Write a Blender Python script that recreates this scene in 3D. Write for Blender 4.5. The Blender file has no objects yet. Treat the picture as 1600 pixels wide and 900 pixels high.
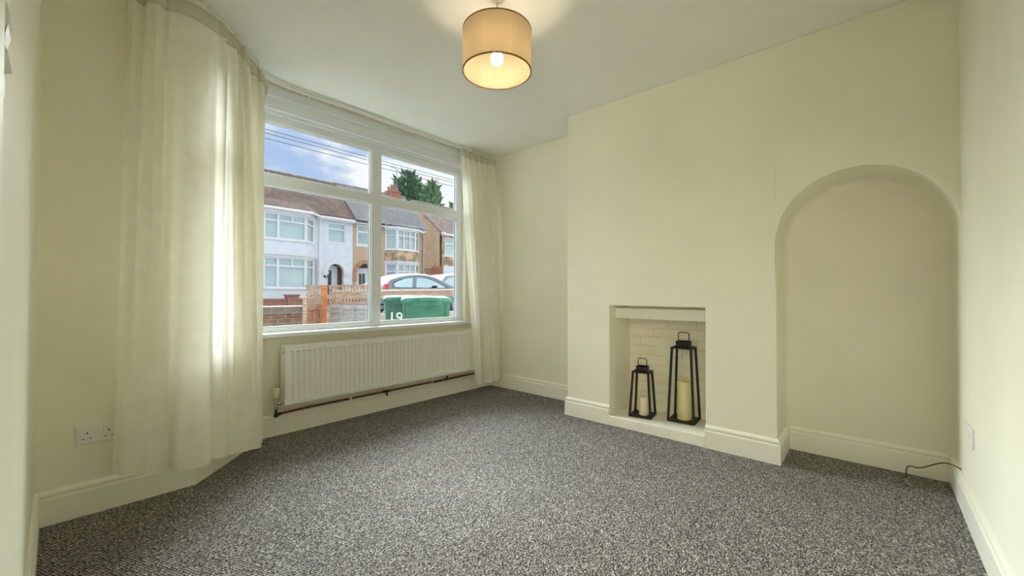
import bpy, bmesh, math, random
from mathutils import Vector, Matrix
PI = math.pi
random.seed(7)
SC = bpy.context.scene
COL = SC.collection

# ------------------------------------------------------------------ camera, world, lights, exposure
CAM_H = 1.03
cam = bpy.data.cameras.new('camera')
cam.sensor_width = 36.0
cam.lens = 36.0 * 633.14 / 1600.0
cam.clip_start = 0.01
cam.clip_end = 400
camo = bpy.data.objects.new('camera', cam)
COL.objects.link(camo)
yaw, pit, rol = 0.7269, 0.0140, 0.0016
fw = Vector((math.cos(yaw) * math.cos(pit), math.sin(yaw) * math.cos(pit), math.sin(pit)))
rt = Vector((math.sin(yaw), -math.cos(yaw), 0))
up = rt.cross(fw)
r2 = rt * math.cos(rol) + up * math.sin(rol)
u2 = up * math.cos(rol) - rt * math.sin(rol)
camo.matrix_world = Matrix(((r2.x, u2.x, -fw.x, 0), (r2.y, u2.y, -fw.y, 0), (r2.z, u2.z, -fw.z, CAM_H), (0, 0, 0, 1)))
SC.camera = camo

SC.view_settings.view_transform = 'Standard'
SC.view_settings.look = 'None'
SC.view_settings.gamma = 1.0
SC.view_settings.use_curve_mapping = False
SC.view_settings.exposure = 0.07
SKY_STRENGTH = 1.0
CLOUD_SUN = 21.0
BULB = 95.0
HALL_FILL = 72.0

cy = SC.cycles
cy.max_bounces = 14
cy.diffuse_bounces = 12
cy.glossy_bounces = 4
cy.transmission_bounces = 8
cy.transparent_max_bounces = 12
cy.sample_clamp_indirect = 6.0
cy.use_denoising = True

world = bpy.data.worlds.new('sky')
SC.world = world
world.use_nodes = True
nt = world.node_tree
nt.nodes.clear()
def wn(t): return nt.nodes.new(t)
out = wn('ShaderNodeOutputWorld'); bg = wn('ShaderNodeBackground')
tc = wn('ShaderNodeTexCoord')
sep = wn('ShaderNodeSeparateXYZ'); nt.links.new(tc.outputs['Generated'], sep.inputs[0])
mp = wn('ShaderNodeMapping'); mp.inputs['Scale'].default_value = (1.0, 1.0, 2.6); mp.inputs['Location'].default_value = (0.42, 0.1, 0.35)
nt.links.new(tc.outputs['Generated'], mp.inputs[0])
nz = wn('ShaderNodeTexNoise'); nz.inputs['Scale'].default_value = 5.2; nz.inputs['Detail'].default_value = 7; nz.inputs['Roughness'].default_value = 0.52
nz.inputs['Distortion'].default_value = 0.25
nt.links.new(mp.outputs[0], nz.inputs[0])
# more cloud low down over the roofs and towards +X
lift = wn('ShaderNodeMath'); lift.operation = 'MULTIPLY_ADD'; lift.inputs[1].default_value = 0.42; lift.inputs[2].default_value = -0.17
nt.links.new(sep.outputs[0], lift.inputs[0])
add = wn('ShaderNodeMath'); add.operation = 'ADD'
nt.links.new(nz.outputs[0], add.inputs[0]); nt.links.new(lift.outputs[0], add.inputs[1])
cr = wn('ShaderNodeValToRGB')
cr.color_ramp.elements[0].position = 0.36; cr.color_ramp.elements[0].color = (0.42, 0.58, 0.88, 1)
cr.color_ramp.elements[1].position = 0.56; cr.color_ramp.elements[1].color = (0.97, 1.0, 1.02, 1)
e = cr.color_ramp.elements.new(0.45); e.color = (0.50, 0.62, 0.88, 1)
nt.links.new(add.outputs[0], cr.inputs[0])
# overcast brightening towards the zenith and towards the side behind the house (-Y)
mz = wn('ShaderNodeMapRange'); mz.inputs['From Min'].default_value = 0.42; mz.inputs['From Max'].default_value = 0.95
mz.inputs['To Min'].default_value = 1.0; mz.inputs['To Max'].default_value = 1.9
nt.links.new(sep.outputs[2], mz.inputs[0])
my = wn('ShaderNodeMapRange'); my.inputs['From Min'].default_value = 0.1; my.inputs['From Max'].default_value = -0.7
my.inputs['To Min'].default_value = 1.0; my.inputs['To Max'].default_value = 1.4
nt.links.new(sep.outputs[1], my.inputs[0])
mm = wn('ShaderNodeMath'); mm.operation = 'MULTIPLY'
nt.links.new(mz.outputs[0], mm.inputs[0]); nt.links.new(my.outputs[0], mm.inputs[1])
ms = wn('ShaderNodeMath'); ms.operation = 'MULTIPLY'; ms.inputs[1].default_value = SKY_STRENGTH
nt.links.new(mm.outputs[0], ms.inputs[0])
mw = wn('ShaderNodeMix'); mw.data_type = 'RGBA'; ms1 = wn('ShaderNodeMath'); ms1.operation = 'SUBTRACT'; ms1.inputs[1].default_value = 1.0; ms1.use_clamp = True
nt.links.new(mm.outputs[0], ms1.inputs[0]); nt.links.new(ms1.outputs[0], mw.inputs[0]); nt.links.new(cr.outputs[0], mw.inputs[6]); mw.inputs[7].default_value = (0.80, 0.80, 0.78, 1)
nt.links.new(mw.outputs[2], bg.inputs[0]); nt.links.new(ms.outputs[0], bg.inputs[1])
nt.links.new(bg.outputs[0], out.inputs[0])

# the bright veiled sun behind the clouds over the street: a very broad soft sun
sl = bpy.data.lights.new('veiled_sun', 'SUN'); sl.energy = CLOUD_SUN; sl.angle = math.radians(58); sl.color = (0.93, 1.0, 0.99)
so = bpy.data.objects.new('veiled_sun', sl); COL.objects.link(so)
sdir = Vector((-0.27, -1.0, -0.47))     # the way the light travels
so.rotation_euler = sdir.to_track_quat('-Z', 'Y').to_euler()
so.location = (-5, 12, 9)

# added warm fill light, unseen in the hall, reaching the room through the open doorway in the left wall beside the camera
hl = bpy.data.lights.new('hall_fill', 'AREA'); hl.shape = 'RECTANGLE'; hl.size = 1.3; hl.size_y = 1.7; hl.energy = HALL_FILL; hl.color = (1.0, 0.92, 0.74)
ho = bpy.data.objects.new('hall_fill', hl); COL.objects.link(ho); ho.location = (-1.46, -0.25, 1.45)
ho.rotation_euler = Vector((1, 0.25, 0)).to_track_quat('-Z', 'Y').to_euler()

# ------------------------------------------------------------------ materials
def mat(name, col, rough=0.6, metal=0.0, spec=0.5):
    m = bpy.data.materials.new(name); m.use_nodes = True
    b = m.node_tree.nodes['Principled BSDF']
    b.inputs['Base Color'].default_value = (*col, 1); b.inputs['Roughness'].default_value = rough
    b.inputs['Metallic'].default_value = metal; b.inputs['Specular IOR Level'].default_value = spec
    return m
def nd(m, t, **k):
    n = m.node_tree.nodes.new(t)
    for a, v in k.items():
        if a in n.inputs: n.inputs[a].default_value = v
        else: setattr(n, a, v)
    return n
def lk(m, a, b): m.node_tree.links.new(a, b)
def pb(m): return m.node_tree.nodes['Principled BSDF']
def coords(m, scale=(1, 1, 1), rot=(0, 0, 0), kind='Object'):
    t = nd(m, 'ShaderNodeTexCoord'); p = nd(m, 'ShaderNodeMapping')
    p.inputs['Scale'].default_value = scale; p.inputs['Rotation'].default_value = rot
    lk(m, t.outputs[kind], p.inputs[0]); return p.outputs[0]
def world_coords(m, scale=(1, 1, 1), rot=(0, 0, 0)):
    g = nd(m, 'ShaderNodeNewGeometry'); p = nd(m, 'ShaderNodeMapping')
    p.inputs['Scale'].default_value = scale; p.inputs['Rotation'].default_value = rot
    lk(m, g.outputs['Position'], p.inputs[0]); return p.outputs[0]
def noise(m, vec, scale, detail=3, rough=0.5):
    n = nd(m, 'ShaderNodeTexNoise'); n.inputs['Scale'].default_value = scale; n.inputs['Detail'].default_value = detail
    n.inputs['Roughness'].default_value = rough; lk(m, vec, n.inputs['Vector']); return n.outputs[0]
def ramp(m, fac, stops):
    r = nd(m, 'ShaderNodeValToRGB'); els = r.color_ramp.elements
    els[0].position, els[0].color = stops[0][0], (*stops[0][1], 1)
    els[1].position, els[1].color = stops[-1][0], (*stops[-1][1], 1)
    for p, c in stops[1:-1]:
        e = els.new(p); e.color = (*c, 1)
    lk(m, fac, r.inputs[0]); return r.outputs[0]
def bump(m, h, strength=0.2, dist=0.01, prev=None):
    b = nd(m, 'ShaderNodeBump'); b.inputs['Strength'].default_value = strength; b.inputs['Distance'].default_value = dist
    lk(m, h, b.inputs['Height'])
    if prev is not None: lk(m, prev, b.inputs['Normal'])
    lk(m, b.outputs[0], pb(m).inputs['Normal']); return b.outputs[0]
def noisy(name, c1, c2, scale=20, rough=0.7, bs=0.15, bd=0.004, detail=4, spec=0.4, lo=0.35, hi=0.65):
    m = mat(name, c1, rough, spec=spec); v = world_coords(m)
    f = noise(m, v, scale, detail)
    lk(m, ramp(m, f, [(lo, c1), (hi, c2)]), pb(m).inputs['Base Color'])
    if bs: bump(m, f, bs, bd)
    return m

M = {}
def paint(name, c, bumpy=0.25):
    m = mat(name, c, 0.62, spec=0.3); v = world_coords(m)
    n1 = noise(m, v, 2.3, 3); n2 = noise(m, v, 120, 2); n3 = noise(m, v, 9, 4)
    c2 = tuple(x * 0.95 for x in c)
    lk(m, ramp(m, n1, [(0.3, c2), (0.7, c)]), pb(m).inputs['Base Color'])
    a = bump(m, n3, bumpy, 0.006); bump(m, n2, 0.12, 0.0012, a)
    return m
CREAM = (0.86, 0.828, 0.685)
M['wall'] = paint('magnolia_wall_paint', CREAM)
M['chimney'] = paint('magnolia_plaster_paint', CREAM, 0.5)
# trowel ridges on the chimney breast
m = M['chimney']; v2 = world_coords(m, (3, 2.2, 6)); r3 = noise(m, v2, 1.0, 5, 0.6)
b0 = [n for n in m.node_tree.nodes if n.type == 'BUMP'][0]
b9 = nd(m, 'ShaderNodeBump'); b9.inputs['Strength'].default_value = 0.2; b9.inputs['Distance'].default_value = 0.010
lk(m, r3, b9.inputs['Height']); lk(m, b9.outputs[0], b0.inputs['Normal'])
M['ceiling'] = paint('ceiling_paint', (0.86, 0.86, 0.82), 0.3)
M['skirting'] = mat('cream_gloss_woodwork', (0.86, 0.84, 0.74), 0.33)
M['upvc'] = mat('white_upvc', (0.78, 0.81, 0.85), 0.28)
M['white_metal'] = mat('white_enamel', (0.83, 0.83, 0.78), 0.3)
M['white_plastic'] = mat('white_plastic', (0.80, 0.79, 0.76), 0.35)
M['cream_plastic'] = mat('cream_plastic', (0.75, 0.72, 0.55), 0.4)
M['black_hole'] = mat('dark_recess', (0.02, 0.02, 0.02), 0.8)
M['chrome'] = mat('chrome', (0.6, 0.58, 0.55), 0.2, 1.0)
M['copper'] = mat('aged_copper', (0.22, 0.055, 0.035), 0.42, 0.6)
M['dark_copper'] = mat('dark_copper', (0.06, 0.03, 0.025), 0.5, 0.6)
M['black_metal'] = noisy('black_powder_coat', (0.010, 0.010, 0.011), (0.018, 0.017, 0.017), 300, 0.5, 0.1, 0.0005)
M['candle'] = noisy('cream_wax', (0.78, 0.70, 0.36), (0.84, 0.78, 0.48), 10, 0.45, 0.05, 0.001)
pb(M['candle']).inputs['Subsurface Weight'].default_value = 0.25
pb(M['candle']).inputs['Subsurface Radius'].default_value = (0.02, 0.012, 0.006)
M['candle_pale'] = noisy('ivory_wax', (0.80, 0.72, 0.52), (0.86, 0.79, 0.60), 10, 0.45, 0.05, 0.001)
M['hearth'] = noisy('painted_hearth', (0.90, 0.88, 0.78), (0.84, 0.81, 0.70), 8, 0.6, 0.2, 0.003)

# painted brick of the fireback (Y,Z plane)
m = M['fireback'] = mat('painted_brick', CREAM, 0.7)
g = nd(m, 'ShaderNodeNewGeometry'); sp = nd(m, 'ShaderNodeSeparateXYZ'); cb = nd(m, 'ShaderNodeCombineXYZ')
lk(m, g.outputs['Position'], sp.inputs[0]); lk(m, sp.outputs[1], cb.inputs[0]); lk(m, sp.outputs[2], cb.inputs[1])
bt = nd(m, 'ShaderNodeTexBrick'); lk(m, cb.outputs[0], bt.inputs['Vector'])
bt.inputs['Scale'].default_value = 1.0; bt.inputs['Brick Width'].default_value = 0.225; bt.inputs['Row Height'].default_value = 0.075
bt.inputs['Mortar Size'].default_value = 0.006; bt.inputs['Mortar Smooth'].default_value = 0.6
bt.inputs['Color1'].default_value = (*CREAM, 1); bt.inputs['Color2'].default_value = (0.83, 0.77, 0.60, 1); bt.inputs['Mortar'].default_value = (0.74, 0.66, 0.48, 1)
n9 = noise(m, world_coords(m), 14, 5)
mxc = nd(m, 'ShaderNodeMix', data_type='RGBA')
lk(m, ramp(m, n9, [(0.3, (0, 0, 0)), (0.6, (1, 1, 1))]), mxc.inputs[0]); mxc.inputs[6].default_value = (*CREAM, 1); lk(m, bt.outputs[0], mxc.inputs[7])
lk(m, mxc.outputs[2], pb(m).inputs['Base Color'])
inv = nd(m, 'ShaderNodeMath', operation='SUBTRACT'); inv.inputs[0].default_value = 1; lk(m, bt.outputs['Fac'], inv.inputs[1])
a = bump(m, inv.outputs[0], 0.4, 0.004); bump(m, n9, 0.4, 0.006, a)

# carpet: rows of small loops, each its own shade
m = M['carpet'] = mat('loop_pile_carpet', (0.1, 0.1, 0.1), 0.95, spec=0.1)
v = world_coords(m, (1, 1, 1), (0, 0, math.radians(4)))
def vor(scale, feat='F1', rnd=0.55):
    n = nd(m, 'ShaderNodeTexVoronoi'); n.feature = feat; n.inputs['Scale'].default_value = scale; n.inputs['Randomness'].default_value = rnd
    lk(m, v, n.inputs['Vector']); return n
v0 = world_coords(m, (1, 1, 1), (0, 0, math.radians(-20.4)))
ms2 = nd(m, 'ShaderNodeMapping'); ms2.inputs['Scale'].default_value = (0.72, 1.12, 1); lk(m, v0, ms2.inputs[0]); v = ms2.outputs[0]
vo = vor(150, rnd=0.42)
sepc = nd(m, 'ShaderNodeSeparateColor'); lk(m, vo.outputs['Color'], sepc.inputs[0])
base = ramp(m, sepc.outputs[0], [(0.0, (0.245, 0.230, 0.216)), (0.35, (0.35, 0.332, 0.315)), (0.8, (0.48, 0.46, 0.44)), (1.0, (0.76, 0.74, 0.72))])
gap = ramp(m, vo.outputs['Distance'], [(0.36, (1, 1, 1)), (0.58, (0.07, 0.065, 0.06))])      # shade between the loops, painted into the colour
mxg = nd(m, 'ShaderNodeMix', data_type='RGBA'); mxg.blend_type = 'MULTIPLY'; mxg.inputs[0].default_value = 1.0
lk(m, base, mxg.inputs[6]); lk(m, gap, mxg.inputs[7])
dirt = noise(m, v, 1.6, 4)
mxc = nd(m, 'ShaderNodeMix', data_type='RGBA'); mxc.blend_type = 'MULTIPLY'; mxc.inputs[0].default_value = 0.35
lk(m, mxg.outputs[2], mxc.inputs[6]); lk(m, ramp(m, dirt, [(0.35, (0.8, 0.78, 0.76)), (0.65, (1.1, 1.1, 1.1))]), mxc.inputs[7])
lk(m, mxc.outputs[2], pb(m).inputs['Base Color'])
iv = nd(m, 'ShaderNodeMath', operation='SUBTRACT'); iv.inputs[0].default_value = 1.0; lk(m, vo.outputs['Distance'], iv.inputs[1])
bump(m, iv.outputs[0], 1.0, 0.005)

# curtain cloth: thin, lets the daylight through
def cloth(name, col):
    m = bpy.data.materials.new(name); m.use_nodes = True; t = m.node_tree; t.nodes.clear()
    o = nd(m, 'ShaderNodeOutputMaterial'); d = nd(m, 'ShaderNodeBsdfDiffuse'); tr = nd(m, 'ShaderNodeBsdfTranslucent'); mx = nd(m, 'ShaderNodeMixShader')
    v = coords(m, (1, 1, 1)); n1 = noise(m, v, 13, 4, 0.6)
    vw = world_coords(m, (1, 1, 0.35), (0, 0.35, 0)); n2 = noise(m, vw, 30, 3, 0.55)
    wv = noise(m, world_coords(m, (1, 1, 1)), 700, 1)
    c = ramp(m, n1, [(0.3, tuple(x * 0.94 for x in col)), (0.7, col)])
    lk(m, c, d.inputs[0]); lk(m, c, tr.inputs[0]); mx.inputs[0].default_value = 0.34
    b = nd(m, 'ShaderNodeBump'); b.inputs['Strength'].default_value = 0.35; b.inputs['Distance'].default_value = 0.006; lk(m, n2, b.inputs['Height'])
    b2 = nd(m, 'ShaderNodeBump'); b2.inputs['Strength'].default_value = 0.2; b2.inputs['Distance'].default_value = 0.0008; lk(m, wv, b2.inputs['Height']); lk(m, b.outputs[0], b2.inputs['Normal'])
    lk(m, b2.outputs[0], d.inputs['Normal'])
    lk(m, d.outputs[0], mx.inputs[1]); lk(m, tr.outputs[0], mx.inputs[2]); lk(m, mx.outputs[0], o.inputs[0])
    return m
M['curtain'] = cloth('cream_cotton', (0.93, 0.91, 0.82))
M['heading'] = cloth('cream_heading_tape', (0.82, 0.79, 0.67))

# pleated lamp shade fabric
def shade_mat():
    m = bpy.data.materials.new('pleated_shade_fabric'); m.use_nodes = True; t = m.node_tree; t.nodes.clear()
    o = nd(m, 'ShaderNodeOutputMaterial'); d = nd(m, 'ShaderNodeBsdfDiffuse'); tr = nd(m, 'ShaderNodeBsdfTranslucent'); mx = nd(m, 'ShaderNodeMixShader')
    d.inputs[0].default_value = (0.48, 0.42, 0.31, 1); tr.inputs[0].default_value = (0.74, 0.58, 0.35, 1); mx.inputs[0].default_value = 0.20
    lk(m, d.outputs[0], mx.inputs[1]); lk(m, tr.outputs[0], mx.inputs[2]); lk(m, mx.outputs[0], o.inputs[0]); return m
M['shade'] = shade_mat()
M['shade_trim'] = mat('brown_braid', (0.16, 0.085, 0.03), 0.7)
def emit(name, c, s):
    m = bpy.data.materials.new(name); m.use_nodes = True; t = m.node_tree; t.nodes.clear()
    o = nd(m, 'ShaderNodeOutputMaterial'); e = nd(m, 'ShaderNodeEmission'); e.inputs[0].default_value = (*c, 1); e.inputs[1].default_value = s
    lk(m, e.outputs[0], o.inputs[0]); return m
M['bulb'] = emit('lit_bulb', (1.0, 0.80, 0.55), BULB)
def glass_mat(name='window_glass', tint=(1, 1, 1), gloss=0.06):
    m = bpy.data.materials.new(name); m.use_nodes = True; t = m.node_tree; t.nodes.clear()
    o = nd(m, 'ShaderNodeOutputMaterial'); a = nd(m, 'ShaderNodeBsdfTransparent'); b = nd(m, 'ShaderNodeBsdfGlossy'); mx = nd(m, 'ShaderNodeMixShader')
    a.inputs[0].default_value = (*tint, 1); b.inputs['Roughness'].default_value = 0.02; mx.inputs[0].default_value = gloss
    lk(m, a.outputs[0], mx.inputs[1]); lk(m, b.outputs[0], mx.inputs[2]); lk(m, mx.outputs[0], o.inputs[0]); return m
M['glass'] = glass_mat('window_glass', (0.97, 0.985, 0.98), 0.03)
M['far_glass'] = glass_mat('tinted_house_glass', (0.92, 0.97, 0.97), 0.12)
M['car_glass'] = mat('car_glass', (0.20, 0.34, 0.38), 0.08, 0.0, 0.9); pb(M['car_glass']).inputs['Metallic'].default_value = 0.55
pb(M['car_glass']).inputs['Base Color'].default_value = (0.50, 0.66, 0.70, 1)

def brickmat(name, c1, c2, mort, axis='XZ', bw=0.225, rh=0.075, ms=0.011, sc=1.0, blotch=0.5):
    m = mat(name, c1, 0.85, spec=0.2)
    g = nd(m, 'ShaderNodeNewGeometry'); sp = nd(m, 'ShaderNodeSeparateXYZ'); cb = nd(m, 'ShaderNodeCombineXYZ')
    lk(m, g.outputs['Position'], sp.inputs[0]); lk(m, sp.outputs['XYZ'.index(axis[0])], cb.inputs[0]); lk(m, sp.outputs['XYZ'.index(axis[1])], cb.inputs[1])
    bt = nd(m, 'ShaderNodeTexBrick'); lk(m, cb.outputs[0], bt.inputs['Vector'])
    bt.inputs['Scale'].default_value = sc; bt.inputs['Brick Width'].default_value = bw; bt.inputs['Row Height'].default_value = rh
    bt.inputs['Mortar Size'].default_value = ms; bt.inputs['Color1'].default_value = (*c1, 1); bt.inputs['Color2'].default_value = (*c2, 1); bt.inputs['Mortar'].default_value = (*mort, 1)
    bt.inputs['Mortar Smooth'].default_value = 0.2
    n = noise(m, world_coords(m), 7, 5)
    mx = nd(m, 'ShaderNodeMix', data_type='RGBA'); mx.blend_type = 'MULTIPLY'; mx.inputs[0].default_value = blotch
    lk(m, bt.outputs[0], mx.inputs[6]); lk(m, ramp(m, n, [(0.3, (0.5, 0.45, 0.45)), (0.7, (1.3, 1.3, 1.3))]), mx.inputs[7])
    lk(m, mx.outputs[2], pb(m).inputs['Base Color'])
    iv = nd(m, 'ShaderNodeMath', operation='SUBTRACT'); iv.inputs[0].default_value = 1; lk(m, bt.outputs['Fac'], iv.inputs[1])
    bump(m, iv.outputs[0], 0.8, 0.01); return m
M['old_brick'] = brickmat('weathered_brick', (0.27, 0.165, 0.135), (0.19, 0.14, 0.12), (0.40, 0.35, 0.31), ms=0.007)
M['coping_brick'] = brickmat('dark_coping_brick', (0.13, 0.13, 0.125), (0.20, 0.18, 0.16), (0.34, 0.30, 0.27), bw=0.215, rh=0.14, ms=0.007)
M['red_brick'] = brickmat('red_garden_brick', (0.42, 0.15, 0.10), (0.30, 0.13, 0.10), (0.42, 0.30, 0.25))
M['red_brick_side'] = brickmat('red_plinth_brick', (0.50, 0.17, 0.10), (0.40, 0.15, 0.10), (0.42, 0.28, 0.22), axis='YZ')
M['stack_brick'] = brickmat('chimney_brick', (0.55, 0.17, 0.11), (0.42, 0.14, 0.10), (0.45, 0.30, 0.25))
M['arch_brick'] = noisy('arch_brickwork', (0.45, 0.20, 0.12), (0.60, 0.33, 0.20), 9, 0.9, 0.5, 0.01)
M['white_render'] = noisy('white_render', (0.70, 0.74, 0.80), (0.78, 0.81, 0.86), 3, 0.9, 0.15, 0.01)
M['pebbledash'] = noisy('tan_pebbledash', (0.46, 0.32, 0.205), (0.66, 0.50, 0.35), 22, 0.95, 0.5, 0.02, 6)
M['stained_dash'] = noisy('stained_pebbledash', (0.30, 0.24, 0.16), (0.72, 0.48, 0.32), 2.6, 0.95, 0.5, 0.02, 6, lo=0.42, hi=0.6)
M['side_dash'] = noisy('grey_tan_render', (0.42, 0.325, 0.24), (0.50, 0.40, 0.31), 4, 0.95, 0.3, 0.02, 5)
M['stone'] = noisy('painted_stone', (0.72, 0.74, 0.78), (0.80, 0.82, 0.85), 6, 0.8, 0.1, 0.01)
M['far_upvc'] = mat('white_house_frame', (0.82, 0.84, 0.86), 0.4)
M['gutter'] = mat('white_gutter', (0.82, 0.83, 0.85), 0.4)
M['dark_gutter'] = mat('dark_gutter', (0.05, 0.05, 0.055), 0.5)
M['drain'] = mat('grey_downpipe', (0.42, 0.36, 0.32), 0.5)
M['dark_room'] = mat('room_behind_glass', (0.06, 0.08, 0.085), 0.9)
M['door_white'] = mat('white_front_door', (0.80, 0.82, 0.86), 0.35)
M['door_glass'] = mat('dark_door_glass', (0.035, 0.055, 0.05), 0.15)
M['maroon'] = mat('maroon_paint', (0.16, 0.05, 0.05), 0.6)
def blindmat(name, c1, c2, pitch):
    m = mat(name, c1, 0.6); v = world_coords(m, (0, 0, 1)); w = nd(m, 'ShaderNodeTexWave'); w.bands_direction = 'Z'
    w.inputs['Scale'].default_value = 1.0 / pitch * 0.05; w.wave_profile = 'SIN'; lk(m, v, w.inputs[0])
    w.inputs['Scale'].default_value = 0.314 / pitch
    lk(m, ramp(m, w.outputs[1], [(0.25, c2), (0.6, c1)]), pb(m).inputs['Base Color']); return m
M['blind'] = blindmat('slatted_blind', (0.95, 0.97, 0.97), (0.62, 0.70, 0.70), 0.10)
M['net'] = noisy('net_curtain', (0.55, 0.57, 0.57), (0.75, 0.76, 0.74), 5, 0.9, 0, 0)
M['blind_plain'] = noisy('pale_blind', (0.80, 0.80, 0.70), (0.88, 0.88, 0.80), 3, 0.9, 0, 0)
def tiles(name, c1, c2, c3, row, w):
    m = mat(name, c1, 0.85, spec=0.2); t = nd(m, 'ShaderNodeTexCoord'); sp = nd(m, 'ShaderNodeSeparateXYZ'); cb = nd(m, 'ShaderNodeCombineXYZ')
    g = nd(m, 'ShaderNodeNewGeometry'); lk(m, g.outputs['Position'], sp.inputs[0])
    lk(m, sp.outputs[0], cb.inputs[0]); lk(m, sp.outputs[2], cb.inputs[1])
    bt = nd(m, 'ShaderNodeTexBrick'); lk(m, cb.outputs[0], bt.inputs['Vector']); bt.inputs['Scale'].default_value = 1
    bt.inputs['Brick Width'].default_value = w; bt.inputs['Row Height'].default_value = row; bt.inputs['Mortar Size'].default_value = row * 0.16
    bt.inputs['Color1'].default_value = (*c1, 1); bt.inputs['Color2'].default_value = (*c2, 1); bt.inputs['Mortar'].default_value = (*c3, 1)
    n = noise(m, world_coords(m), 1.7, 5)
    mx = nd(m, 'ShaderNodeMix', data_type='RGBA'); mx.blend_type = 'MULTIPLY'; mx.inputs[0].default_value = 0.6
    lk(m, bt.outputs[0], mx.inputs[6]); lk(m, ramp(m, n, [(0.35, (0.7, 0.62, 0.6)), (0.65, (1.25, 1.2, 1.15))]), mx.inputs[7])
    lk(m, mx.outputs[2], pb(m).inputs['Base Color'])
    return m
M['brown_tiles'] = tiles('brown_clay_tiles', (0.22, 0.165, 0.145), (0.30, 0.225, 0.195), (0.09, 0.065, 0.06), 0.075, 0.17)
M['plum_tiles'] = tiles('plum_clay_tiles', (0.27, 0.20, 0.195), (0.36, 0.28, 0.265), (0.13, 0.10, 0.10), 0.075, 0.17)
M['grey_tiles'] = noisy('grey_concrete_tiles', (0.38, 0.38, 0.39), (0.52, 0.51, 0.51), 8, 0.95, 0.2, 0.01, spec=0.05)
M['ridge'] = noisy('ridge_tile', (0.20, 0.17, 0.16), (0.36, 0.32, 0.30), 4, 0.9, 0, 0)
M['clay_pot'] = noisy('clay_pot', (0.42, 0.24, 0.18), (0.30, 0.22, 0.20), 5, 0.9, 0, 0)
M['alu'] = mat('aerial_metal', (0.30, 0.32, 0.34), 0.5, 0.5)
def wood(name, c1, c2):
    m = mat(name, c1, 0.85, spec=0.2); v = world_coords(m, (2, 2, 14)); n = noise(m, v, 3, 5, 0.6)
    lk(m, ramp(m, n, [(0.3, c1), (0.7, c2)]), pb(m).inputs['Base Color']); bump(m, n, 0.4, 0.004); return m
M['grey_wood'] = wood('weathered_grey_boards', (0.36, 0.34, 0.34), (0.60, 0.58, 0.57))
M['orange_wood'] = wood('orange_stained_wood', (0.42, 0.15, 0.06), (0.66, 0.30, 0.15))
M['red_wood'] = wood('red_brown_boards', (0.36, 0.15, 0.10), (0.58, 0.30, 0.22))
M['trellis'] = wood('weathered_trellis', (0.30, 0.18, 0.13), (0.60, 0.47, 0.38))
M['pale_wood'] = wood('pale_rail_wood', (0.58, 0.48, 0.38), (0.80, 0.72, 0.62))
M['bin'] = noisy('green_bin_plastic', (0.028, 0.12, 0.088), (0.042, 0.165, 0.122), 4, 0.5, 0.05, 0.004, spec=0.3)
M['bin_lid'] = noisy('green_lid_plastic', (0.04, 0.165, 0.125), (0.075, 0.23, 0.18), 4, 0.6, 0.05, 0.004, spec=0.2)
M['rubber'] = mat('rubber', (0.02, 0.02, 0.02), 0.8)
M['white_letter'] = mat('white_lettering', (0.85, 0.87, 0.85), 0.6)
M['dark_letter'] = mat('black_lettering', (0.03, 0.03, 0.03), 0.6)
M['car_paint'] = mat('silver_blue_car_paint', (0.23, 0.27, 0.32), 0.5, 0.0, 0.3)
M['van_paint'] = mat('white_van_paint', (0.36, 0.39, 0.42), 0.5)
M['pillar'] = mat('dark_door_frame', (0.10, 0.13, 0.16), 0.4)
M['tail'] = mat('red_tail_lamp', (0.75, 0.06, 0.10), 0.25)
M['asphalt'] = noisy('asphalt', (0.14, 0.14, 0.14), (0.20, 0.20, 0.20), 40, 0.95, 0.2, 0.01)
M['paving'] = noisy('pale_paving', (0.42, 0.40, 0.37), (0.55, 0.52, 0.48), 3, 0.95, 0.2, 0.01)
M['leaf'] = noisy('dark_conifer_leaf', (0.035, 0.10, 0.06), (0.09, 0.19, 0.10), 3, 0.8, 0, 0)
M['leaf2'] = noisy('mid_green_leaf', (0.07, 0.16, 0.07), (0.14, 0.27, 0.13), 3, 0.8, 0, 0)
M['bark'] = noisy('bark', (0.10, 0.07, 0.05), (0.18, 0.13, 0.10), 6, 0.9, 0.3, 0.02)
M['wire'] = mat('cable_sheath', (0.10, 0.11, 0.13), 0.7)
M['coax'] = mat('brown_coaxial_sheath', (0.055, 0.035, 0.015), 0.4)
M['steel'] = mat('steel_plug', (0.45, 0.44, 0.43), 0.35, 0.9)

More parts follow.
